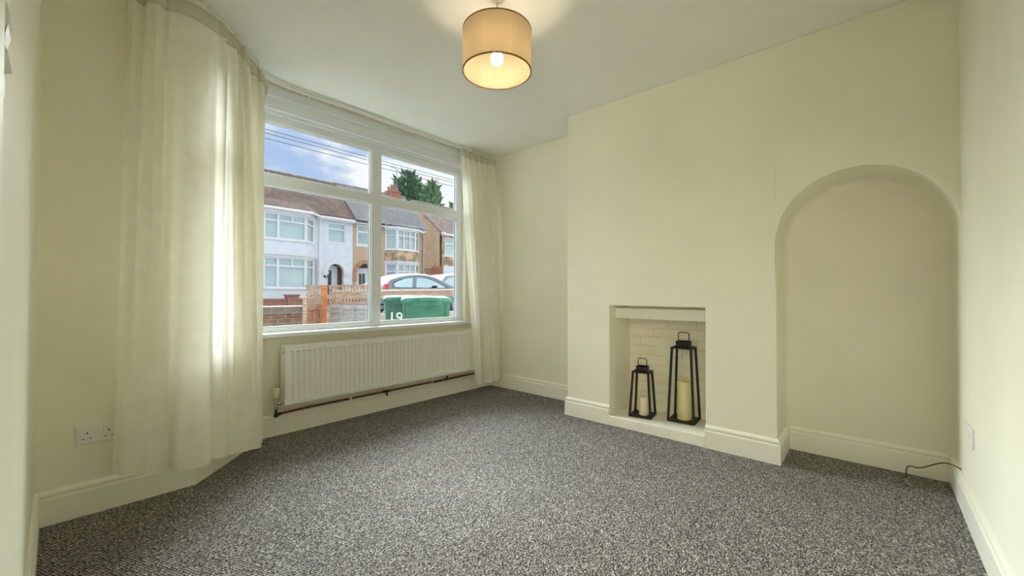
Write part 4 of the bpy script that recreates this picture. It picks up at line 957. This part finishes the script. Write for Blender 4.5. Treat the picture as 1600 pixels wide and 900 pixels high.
bm = nb(); bay_wall(bm, [(14.15, YH - 0.2), (14.78, 23.16), (16.52, 23.16), (17.36, YH - 0.2)], 5.46, 5.52); tube(bm, [(BX0, 23.60, 5.50), (14.1, 23.60, 5.50)], 0.06, 8); obj('gutter', bm, M['dark_gutter'], B)
bm = nb(); hexa(bm, [(14.15, YH - 0.2, 5.52), (14.78, 23.16, 5.52), (16.52, 23.16, 5.52), (17.36, YH - 0.2, 5.52)], [(14.3, YH - 0.1, 5.62), (14.9, 23.5, 5.62), (16.4, 23.5, 5.62), (17.2, YH - 0.1, 5.62)]); obj('bay_roof', bm, M['dark_gutter'], B)
bm = nb(); tube(bm, [(17.36, 23.92, 0.5), (17.36, 23.92, 5.3)], 0.06, 8); box(bm, 17.28, 17.46, 23.84, 24.0, 3.9, 4.1); obj('downpipe', bm, M['drain'], B)
bm = nb(); box(bm, 16.08, 17.0, 26.25, 26.95, 7.6, 8.62); box(bm, 16.04, 17.04, 26.2, 27.0, 8.50, 8.58); s = obj('chimney_stack', bm, M['stack_brick'], B)
for x, r_, h in ((16.2, 0.10, 0.28), (16.45, 0.11, 0.46), (16.68, 0.11, 0.52), (16.90, 0.10, 0.34)):
    bm = nb(); lathe(bm, [(0, 0), (r_ * 1.15, 0), (r_, 0.05), (r_ * 0.9, h - 0.05), (r_ * 1.05, h - 0.04), (r_ * 1.05, h), (0, h)], (x, 26.6, 8.61), 14); obj('chimney_pot', bm, M['clay_pot'], s, smooth=True)
# aerial
t = bpy.data.objects.new('tv_aerial', None); COL.objects.link(t); t.parent = B; t['label'] = 'spiky grey television aerial on a pole'
bm = nb(); tube(bm, [(16.60, 26.17, 8.3), (16.60, 26.17, 10.15)], 0.022, 6); obj('mast', bm, M['alu'], t)
bm = nb(); a, b = Vector((16.05, 25.9, 10.22)), Vector((17.75, 26.8, 9.98)); tube(bm, [a, b], 0.02, 6)
for k in range(13):
    p = a.lerp(b, k / 12); s = Vector((-(b - a).y, (b - a).x, 0)).normalized() * (0.18 if k > 1 else 0.3); tube(bm, [p - s, p + s], 0.008, 4)
for dz in (0.16, -0.16): tube(bm, [a + Vector((0.0, 0, 0)), a + Vector((-0.06, 0, dz))], 0.012, 4); 
obj('boom', bm, M['alu'], t)

# ---- house beyond the passage
Cc = thing('terraced_house', (22.0, YH, G0), 'grey-tan house with plum tiled roof beyond the side passage', 'house', 'terraced houses across the street')
CX0 = 19.1
bm = nb(); facade(bm, CX0, 25, G0, 5.5, YH, [rect(19.32, 20.6, 3.88, 5.32), rect(19.25, 21.2, G0 + 0.3, 2.9)]); obj('front_wall', bm, M['stained_dash'], Cc)
bm = nb(); hexa(bm, [(CX0, 24.001, 3.1), (CX0, 31, 3.1), (CX0, 31, 5.5), (CX0, 27.8, 8.25), (CX0, 24.001, 5.5)], [(CX0 + 0.25, 24.001, 3.1), (CX0 + 0.25, 31, 3.1), (CX0 + 0.25, 31, 5.5), (CX0 + 0.25, 27.8, 8.25), (CX0 + 0.25, 24.001, 5.5)]); obj('side_wall', bm, M['side_dash'], Cc)
bm = nb(); box(bm, CX0 - 0.03, CX0 + 0.25, YH - 0.02, 31, G0, 3.1); obj('plinth', bm, M['red_brick_side'], Cc)
bm = nb(); slab_roof(bm, CX0 - 0.1, 25.2, 23.72, 5.36, 27.8, 8.35); slab_roof(bm, CX0 - 0.1, 25.2, 31.3, 5.36, 27.8, 8.35); obj('roof', bm, M['plum_tiles'], Cc)
bm = nb(); tube(bm, [(CX0 - 0.1, 27.8, 8.5), (25.2, 27.8, 8.5)], 0.12, 8); obj('ridge', bm, M['ridge'], Cc)
bm = nb(); tube(bm, [(CX0 - 0.12, 23.66, 5.42), (25, 23.66, 5.42)], 0.07, 8); box(bm, CX0 - 0.12, CX0 + 0.05, 23.62, 23.9, 5.36, 5.6); obj('gutter', bm, M['gutter'], Cc)
facade_window(Cc, (19.32, YH + 0.05, 0), (1, 0, 0), 1.28, 3.88, 5.32, [(0.1, 1.18, 3.98, 4.75), (0.1, 1.18, 4.85, 5.22)], blind='blind_plain')
bm = nb(); plate(bm, rect(19.22, 21.4, G0, 3.12), [arch_hole(19.5, 20.55, 2.2, 1.4)], 0.12, (0, YH - 0.06, 0), (1, 0, 0), K, (0, 1, 0)); obj('porch_front', bm, M['stone'], Cc)
bm = nb(); box(bm, 19.4, 20.7, YH + 0.12, YH + 0.16, 1.2, 2.9); obj('porch_glass', bm, M['door_glass'], Cc)
bm = nb(); plate(bm, arch_hole(19.5, 20.55, 2.2, 1.4), [[(x, y) for x, y in arch_hole(19.57, 19.99, 2.2, 1.5)], [(x, y) for x, y in arch_hole(20.06, 20.48, 2.2, 1.5)]], 0.05, (0, YH + 0.0, 0), (1, 0, 0), K, (0, 1, 0)); obj('porch_frame', bm, M['far_upvc'], Cc)
# gate in the passage
t = thing('passage_gate', (18.3, 25.2, G0), 'dark wooden gate closing the passage between the houses', 'gate')
bm = nb()
for k in range(10): box(bm, 17.5 + k * 0.145, 17.5 + k * 0.145 + 0.135, 25.2, 25.23, G0, 2.95)
obj('boards', bm, M['trellis'], t)
bm = nb(); box(bm, 17.46, 19.05, 25.16, 25.26, 2.95, 3.05); obj('top_rail', bm, M['pale_wood'], t)

# ---- trees behind
def tree(name, base, h, w, label, leaf, seed, n=2600, spiky=True):
    rnd = random.Random(seed)
    t = thing(name, base, label, 'tree', 'trees behind the far houses')
    bm = nb(); tube(bm, [base, (base[0], base[1], base[2] + h * 0.9)], [0.35, 0.05], 8); obj('trunk', bm, M['bark'], t)
    bm = nb(); B = Vector(base)
    spires = [(rnd.uniform(-0.5, 0.5) * w, rnd.uniform(-0.4, 0.4) * w, rnd.uniform(0.72, 1.0)) for _ in range(9)] + [(0, 0, 1.0)]
    for _ in range(n):
        sx, sy, sh = rnd.choice(spires); f = rnd.random() ** 0.8; z = h * (0.25 + 0.75 * f) * sh
        rad = (1 - f) * w * 0.32 + 0.12; a = rnd.random() * 2 * PI; rr = rad * math.sqrt(rnd.random())
        p = B + Vector((sx * (1 - 0.35 * f) + rr * math.cos(a), sy * (1 - 0.35 * f) + rr * math.sin(a), z))
        up_ = Vector((math.cos(a) * 0.7, math.sin(a) * 0.7, rnd.uniform(0.3, 1.3))).normalized()
        s = rnd.uniform(0.45, 1.15); q = Vector((rnd.uniform(-1, 1), rnd.uniform(-1, 1), rnd.uniform(-0.5, 0.5))); sd_ = up_.cross(q).normalized() * s * 0.12
        bm.faces.new([bm.verts.new(p - sd_), bm.verts.new(p + up_ * s * 0.5 - sd_ * 1.5), bm.verts.new(p + up_ * s), bm.verts.new(p + up_ * s * 0.5 + sd_ * 1.5)])
    obj('crown', bm, M[leaf], t, recalc=False)
tree('conifer_tree', (28.6, 43, 0.4), 15.5, 3.0, 'dark conifer rising just beside the brick chimney', 'leaf', 1, 5200)
tree('conifer_tree', (34.6, 49, 0.4), 17.0, 3.8, 'dark conifer between two others above the plum roof', 'leaf', 2, 5200)
tree('conifer_tree', (28.7, 37.8, 0.4), 13.2, 2.4, 'lighter green conifer, outermost of the three together', 'leaf2', 3, 5200)
tree('garden_tree', (40.3, 48, 0.4), 14.2, 3.4, 'small round tree just showing above the plum roof', 'leaf2', 4, 2400)

# ---- overhead cables
for i, (y, z) in enumerate(((14.0, 6.21), (14.25, 6.18), (14.5, 6.10), (14.62, 6.14))):
    bm = nb(); pts = [(x, y, z + 0.00022 * (x - 8) ** 2 * 1.0 - 0.10) for x in range(-12, 45, 3)]
    tube(bm, pts, 0.011, 5); tag(obj('overhead_cable', bm, M['wire'], None), 'black overhead cable strung high along the street', 'cable', 'overhead cables across the street')

# ---- far garden wall with pier
t = thing('brick_garden_wall', (7.0, 20.0, 0.42), 'low red brick garden wall with a raised pier across the street', 'garden wall')
bm = nb(); box(bm, 2, 12, 20.0, 20.22, 0.42, 0.70); obj('wall_face', bm, M['red_brick'], t)
bm = nb(); box(bm, 2, 12, 19.97, 20.25, 0.70, 0.79); obj('coping', bm, M['red_brick'], t)
bm = nb(); box(bm, 7.02, 7.5, 19.9, 20.35, 0.42, 0.92); box(bm, 6.98, 7.54, 19.86, 20.39, 0.92, 0.98); obj('pier', bm, M['red_brick'], t)
# ---- near garden wall
t = thing('brick_garden_wall', (1.0, 7.45, -0.07), 'weathered brick front garden wall with dark coping beside the fence', 'garden wall')
bm = nb(); box(bm, -4, 2.93, 7.45, 7.67, -0.07, 0.66); obj('wall_face', bm, M['old_brick'], t)
bm = nb(); box(bm, -4, 2.93, 7.42, 7.70, 0.66, 0.80); obj('coping', bm, M['coping_brick'], t)
bm = nb(); box(bm, -4, 2.93, 7.40, 7.72, 0.80, 0.812); obj('mortar_course', bm, M['pale_wood'], t)
bm = nb(); box(bm, -4, 2.93, 7.41, 7.45, 0.628, 0.655); obj('tile_course', bm, M['red_brick'], t)

# ---- fences
def fence_panel(p, q, label, mb, mt, z0=-0.07, zb=0.87, zt=1.16, post_face=1):
    P = Vector((p[0], p[1], 0)); Q = Vector((q[0], q[1], 0)); d = (Q - P); L = d.length; d /= L; n = Vector((d.y, -d.x, 0)) * post_face
    t = thing('trellis_fence_panel', (P.x, P.y, z0), label, 'fence', 'trellis topped fence panels')
    def seg(bm, s0, s1, a, b, o0, o1):
        c = [P + d * s0 + n * o0, P + d * s1 + n * o0, P + d * s1 + n * o1, P + d * s0 + n * o1]
        hexa(bm, [(v.x, v.y, a) for v in c], [(v.x, v.y, b) for v in c])
    bm = nb(); k = 0; z = z0 + 0.03
    while z < zb - 0.06:
        c = [P + n * 0.0, P + d * L + n * 0.0]; dz = 0.155
        lo = [P + n * 0.022, P + d * L + n * 0.022, P + d * L, P]; hi = [P + n * 0.006, P + d * L + n * 0.006, P + d * L, P]
        wob = 0.006 * math.sin(k * 2.3)
        hexa(bm, [(v.x, v.y, z + wob) for v in lo], [(v.x, v.y, min(z + dz, zb - 0.05)) for v in hi]); z += 0.125; k += 1
    obj('boards', bm, M[mb], t)
    bm = nb(); seg(bm, 0, L, zb - 0.075, zb - 0.01, 0.0, 0.036); seg(bm, 0, L, z0 + 0.02, z0 + 0.07, 0, 0.036)
    nbat = max(2, round(L / 0.34))
    for i in range(nbat + 1): s = 0.02 + (L - 0.06) * i / nbat; seg(bm, s, s + 0.03, z0, zb - 0.02, 0.02, 0.042)
    obj('frame', bm, M[mb], t)
    bm = nb(); seg(bm, 0, L, zt - 0.03, zt, -0.006, 0.034); seg(bm, 0, L, zb, zb + 0.03, 0, 0.03); zm = (zb + zt) / 2; seg(bm, 0, L, zm - 0.012, zm + 0.012, 0.0, 0.02)
    nn = max(3, round(L / 0.083))
    for i in range(nn + 1): s = (L - 0.024) * i / nn; seg(bm, s, s + 0.024, zb, zt, 0.012, 0.028)
    obj('trellis', bm, M[mt], t)
fence_panel((2.965, 6.59), (3.11, 5.62), 'grey boarded fence panel with wooden trellis top behind the bins', 'grey_wood', 'trellis', zb=0.865, zt=1.165, post_face=1)
fence_panel((2.43, 6.23), (2.80, 6.61), 'red-brown boarded fence panel with trellis top, short and angled', 'red_wood', 'trellis', zb=0.845, zt=1.15)
bm = nb(); box(bm, 2.840, 2.925, 6.606, 6.69, -0.07, 1.165); tag(obj('fence_post', bm, M['orange_wood'], None, bevel=0.004), 'tall orange-brown square post at the corner of the fence', 'fence post', 'wooden fence posts')
bm = nb(); box(bm, 2.375, 2.42, 6.13, 6.18, -0.07, 0.98); tag(obj('fence_post', bm, M['trellis'], None, bevel=0.004), 'short grey post where the red-brown fence panel meets the brick wall', 'fence post', 'wooden fence posts')
# street-side railing behind the bins
t = thing('garden_railing', (4.6, 7.2, -0.07), 'pale wooden rail on posts running behind the green bins', 'railing')
bm = nb(); hexa(bm, [(3.2, 7.0, 1.055), (8.0, 7.0, 1.14), (8.0, 7.06, 1.14), (3.2, 7.06, 1.055)], [(3.2, 7.0, 1.09), (8.0, 7.0, 1.18), (8.0, 7.06, 1.18), (3.2, 7.06, 1.09)]); obj('top_rail', bm, M['pale_wood'], t)
bm = nb(); hexa(bm, [(3.2, 7.02, 0.93), (8.0, 7.02, 1.0), (8.0, 7.05, 1.0), (3.2, 7.05, 0.93)], [(3.2, 7.02, 1.055), (8.0, 7.02, 1.14), (8.0, 7.05, 1.14), (3.2, 7.05, 1.055)]); obj('board', bm, M['trellis'], t)
for x in (3.3, 4.4, 5.5, 6.6, 7.7):
    bm = nb(); box(bm, x, x + 0.08, 7.06, 7.14, -0.07, 1.07); obj('post', bm, M['trellis'], t)
bm = nb(); box(bm, 3.2, 8.0, 7.30, 7.42, -0.07, 0.62); tag(obj('block_wall', bm, M['paving'], None), 'low pale block wall under the wooden rail', 'wall')

# ---- wheelie bins
def wheelie_bin(c, rot, label, number=None, mark=False):
    t = thing('wheelie_bin', (c[0], c[1], -0.07), label, 'bin', 'green wheelie bins outside the window')
    R = Matrix.Rotation(math.radians(rot), 4, 'Z'); cc = Vector((c[0], c[1], -0.07))
    def W(bm):
        for v in bm.verts: v.co = R @ Vector((v.co.x, v.co.y, v.co.z * 1.055)) + cc
        return bm
    def ring(w, d0, d1, z): return [(-w, d0, z), (w, d0, z), (w, d1, z), (-w, d1, z)]
    bm = nb(); hexa(bm, ring(0.21, -0.20, 0.24, 0.05), ring(0.285, -0.33, 0.34, 0.95)); obj('body', W(bm), M['bin'], t, bevel=0.03, seg=3)
    bm = nb(); hexa(bm, ring(0.305, -0.355, 0.36, 0.93), ring(0.305, -0.355, 0.36, 0.975))
    hexa(bm, [(-0.18, -0.375, 0.90), (0.18, -0.375, 0.90), (0.18, -0.33, 0.90), (-0.18, -0.33, 0.90)], [(-0.18, -0.375, 0.975), (0.18, -0.375, 0.975), (0.18, -0.33, 0.975), (-0.18, -0.33, 0.975)]); obj('rim', W(bm), M['bin'], t, bevel=0.012)
    bm = nb(); n = 10; rows = []
    for j in range(n + 1):
        f = j / n; y = -0.37 + 0.76 * f; z = 0.985 + 0.022 * math.sin(PI * min(1, f * 0.62 + 0.05)); w = 0.30 - 0.012 * (1 - f)
        rows.append([bm.verts.new((-w, y, z - 0.035)), bm.verts.new((-w, y, z - 0.012)), bm.verts.new((-w + 0.045, y, z + 0.004)), bm.verts.new((0, y, z + 0.012)), bm.verts.new((w - 0.045, y, z + 0.004)), bm.verts.new((w, y, z - 0.012)), bm.verts.new((w, y, z - 0.035))])
    for a, b in zip(rows, rows[1:]):
        for i in range(6): bm.faces.new((a[i], a[i + 1], b[i + 1], b[i]))
    bm.faces.new(rows[0]); bm.faces.new(rows[-1][::-1])
    hexa(bm, [(-0.10, -0.41, 0.965), (0.10, -0.41, 0.965), (0.10, -0.36, 0.965), (-0.10, -0.36, 0.965)], [(-0.09, -0.405, 0.995), (0.09, -0.405, 0.995), (0.09, -0.36, 0.995), (-0.09, -0.36, 0.995)])
    obj('lid', W(bm), M['bin_lid'], t, smooth=True)
    bm = nb(); tube(bm, [(-0.26, 0.37, 0.93), (-0.26, 0.43, 0.96), (0.26, 0.43, 0.96), (0.26, 0.37, 0.93)], 0.014, 8); obj('handle', W(bm), M['bin'], t, smooth=True)
    for s in (-1, 1):
        bm = nb(); tube(bm, [(s * 0.22, 0.27, 0.10), (s * 0.275, 0.27, 0.10)], 0.10, 20); obj('wheel', W(bm), M['rubber'], t)
    bm = nb()   # raised ribs on the front
    for x in (-0.235, 0.235): hexa(bm, [(x - 0.012, -0.236, 0.12), (x + 0.012, -0.236, 0.12), (x + 0.012, -0.21, 0.12), (x - 0.012, -0.21, 0.12)], [(x - 0.012, -0.338, 0.90), (x + 0.012, -0.338, 0.90), (x + 0.012, -0.31, 0.90), (x - 0.012, -0.31, 0.90)])
    obj('rib', W(bm), M['bin'], t)
    sl_ = Vector((0, -0.13 / 0.9, 1)).normalized(); nn = Vector((0, -1, -0.13 / 0.9)).normalized()
    if number:
        bm = nb(); text_mesh(bm, number, 0.20, 0.008, Vector((-0.235, -0.291, 0.655)), (1, 0, 0), sl_, nn); obj('number', W(bm), M['white_letter'], t)
    if mark:
        bm = nb(); y0 = -0.335
        for a, b in (((-0.045, 0.86), (0, 0.80)), ((0, 0.80), (0.045, 0.86)), ((0.045, 0.86), (-0.045, 0.86))): bar(bm, (a[0], y0 + (0.9 - a[1]) * 0.14 - 0.002, a[1]), (b[0], y0 + (0.9 - b[1]) * 0.14 - 0.002, b[1]), 0.006)
        obj('emblem', W(bm), M['bin_lid'], t)
wheelie_bin((3.42, 5.17), -30, 'green wheelie bin with the white number 19 on its front', '19')
wheelie_bin((3.13, 4.26), -33, 'green wheelie bin with a raised triangle mark, closest to the window', None, True)

# ---- cars
def car(name, x0, y0, zg, prof, belt, hw, roofin, label, paint, wins, tail=True, pillar=None, flip=False):
    """prof: (x, z_roofline) along the car; belt: height of the waist; hw: half width"""
    t = thing(name, (x0 + 2.1, y0 + hw, zg), label, 'car' if name == 'parked_car' else 'van')
    yc = y0 + hw
    bm = nb(); rows = []
    for x, z in prof:
        b = min(belt, z - 0.02); k = min(1.0, max(0, (z - b) / 0.5)); top = hw - 0.05 - (roofin) * k
        sec = [(-hw + 0.06, 0.22), (-hw, 0.42), (-hw, b - 0.18), (-hw + 0.05, b), (-top, z - 0.05 * k - 0.01), (-top + 0.10, z), (0, z + 0.02), (top - 0.10, z), (top, z - 0.05 * k - 0.01), (hw - 0.05, b), (hw, b - 0.18), (hw, 0.42), (hw - 0.06, 0.22)]
        rows.append([bm.verts.new((x0 + x, yc + y, zg + zz)) for y, zz in sec])
    for a, b in zip(rows, rows[1:]):
        for i in range(len(a) - 1): bm.faces.new((a[i], a[i + 1], b[i + 1], b[i]))
        bm.faces.new((a[-1], a[0], b[0], b[-1]))
    bm.faces.new(rows[0][::-1]); bm.faces.new(rows[-1])
    body = obj('body', bm, M[paint], t, smooth=True)
    def side_pt(x, z, out=0.006):
        for (xa, za), (xb, zb) in zip(prof, prof[1:]):
            if xa <= x <= xb:
                zr = za + (zb - za) * (x - xa) / (xb - xa); break
        k = min(1.0, max(0, (zr - belt) / 0.5)); top = hw - 0.05 - roofin * k
        f = (z - belt) / max(0.05, (zr - 0.05 * k - 0.01 - belt)); y = (hw - 0.05) + (top - (hw - 0.05)) * f
        return Vector((x0 + x, yc - y - out, zg + z)), Vector((x0 + x, yc + y + out, zg + z))
    for nm, poly, m_, out in wins:
        for s in (0, 1):
            bm = nb(); P = [side_pt(x, z, out)[s] for x, z in poly]
            off = Vector((0, 0.012 if s == 0 else -0.012, 0))
            hexa(bm, P, [p + off for p in P]); obj(nm, bm, M[m_], t)
    for x in (0.72, 3.35):
        for s in (-1, 1):
            bm = nb(); tube(bm, [(x0 + x, yc + s * (hw - 0.18), zg + 0.31), (x0 + x, yc + s * (hw + 0.005), zg + 0.31)], 0.31, 24); w = obj('wheel', bm, M['rubber'], t)
            bm = nb(); tube(bm, [(x0 + x, yc + s * (hw - 0.02), zg + 0.31), (x0 + x, yc + s * (hw + 0.012), zg + 0.31)], 0.2, 16); obj('hub_cap', bm, M['alu'], w)
    if tail:
        for s in (-1, 1):
            bm = nb(); yy = yc + s * (hw - 0.09)
            hexa(bm, [(x0 - 0.03, yy - 0.07, zg + 0.78), (x0 + 0.22, yy - 0.09, zg + 0.78), (x0 + 0.22, yy + 0.09, zg + 0.78), (x0 - 0.03, yy + 0.07, zg + 0.78)],
                 [(x0 + 0.14, yy - 0.07, zg + 1.14), (x0 + 0.25, yy - 0.085, zg + 1.14), (x0 + 0.25, yy + 0.085, zg + 1.14), (x0 + 0.14, yy + 0.07, zg + 1.14)]); obj('tail_lamp', bm, M['tail'], t, bevel=0.02)
    return t, prof, zg, yc
zg = 0.25
cprof = [(0.0, 0.55), (0.04, 0.95), (0.20, 1.16), (0.42, 1.33), (0.8, 1.45), (1.25, 1.535), (1.7, 1.56), (2.1, 1.545), (2.5, 1.46), (2.9, 1.28), (3.25, 1.06), (3.7, 0.95), (4.05, 0.82), (4.18, 0.55)]
car('parked_car', 7.72, 13.0, zg, cprof, 0.97, 0.86, 0.17, 'silver-blue hatchback parked in the street behind the bins', 'car_paint',
    [('window_frame', [(0.42, 0.99), (0.40, 1.13), (0.60, 1.25), (0.95, 1.36), (1.50, 1.43), (2.0, 1.42), (2.45, 1.32), (2.95, 1.09), (3.05, 0.99)], 'pillar', 0.004),
     ('side_window', [(0.54, 1.01), (0.47, 1.12), (0.66, 1.22), (1.0, 1.32), (1.36, 1.38), (1.27, 1.01)], 'car_glass', 0.010),
     ('side_window', [(1.44, 1.01), (1.54, 1.385), (1.95, 1.375), (2.35, 1.29), (2.82, 1.06), (2.86, 1.01)], 'car_glass', 0.010)])
bm = nb(); box(bm, 7.72 + 2.15, 7.72 + 2.32, 12.88, 13.02, 1.25, 1.34)
# (door mirror as its own part of the car)
carroot = [o for o in COL.objects if o.name.startswith('parked_car')][0]
obj('door_mirror', bm, M['rubber'], carroot, bevel=0.02)
vprof = [(0.0, 0.5), (0.05, 0.9), (0.5, 1.05), (0.9, 1.2), (1.55, 1.74), (2.2, 1.80), (3.4, 1.80), (4.3, 1.75), (4.5, 0.8), (4.52, 0.5)]
car('parked_van', 11.6, 16.0, zg, vprof, 1.15, 0.9, 0.12, 'pale van parked on the far side beyond the hatchback', 'van_paint',
    [('side_window', [(1.15, 1.18), (1.65, 1.58), (2.1, 1.62), (2.1, 1.18)], 'car_glass', 0.008), ('side_window', [(2.2, 1.18), (2.2, 1.62), (3.3, 1.62), (3.3, 1.18)], 'car_glass', 0.008)], tail=False)
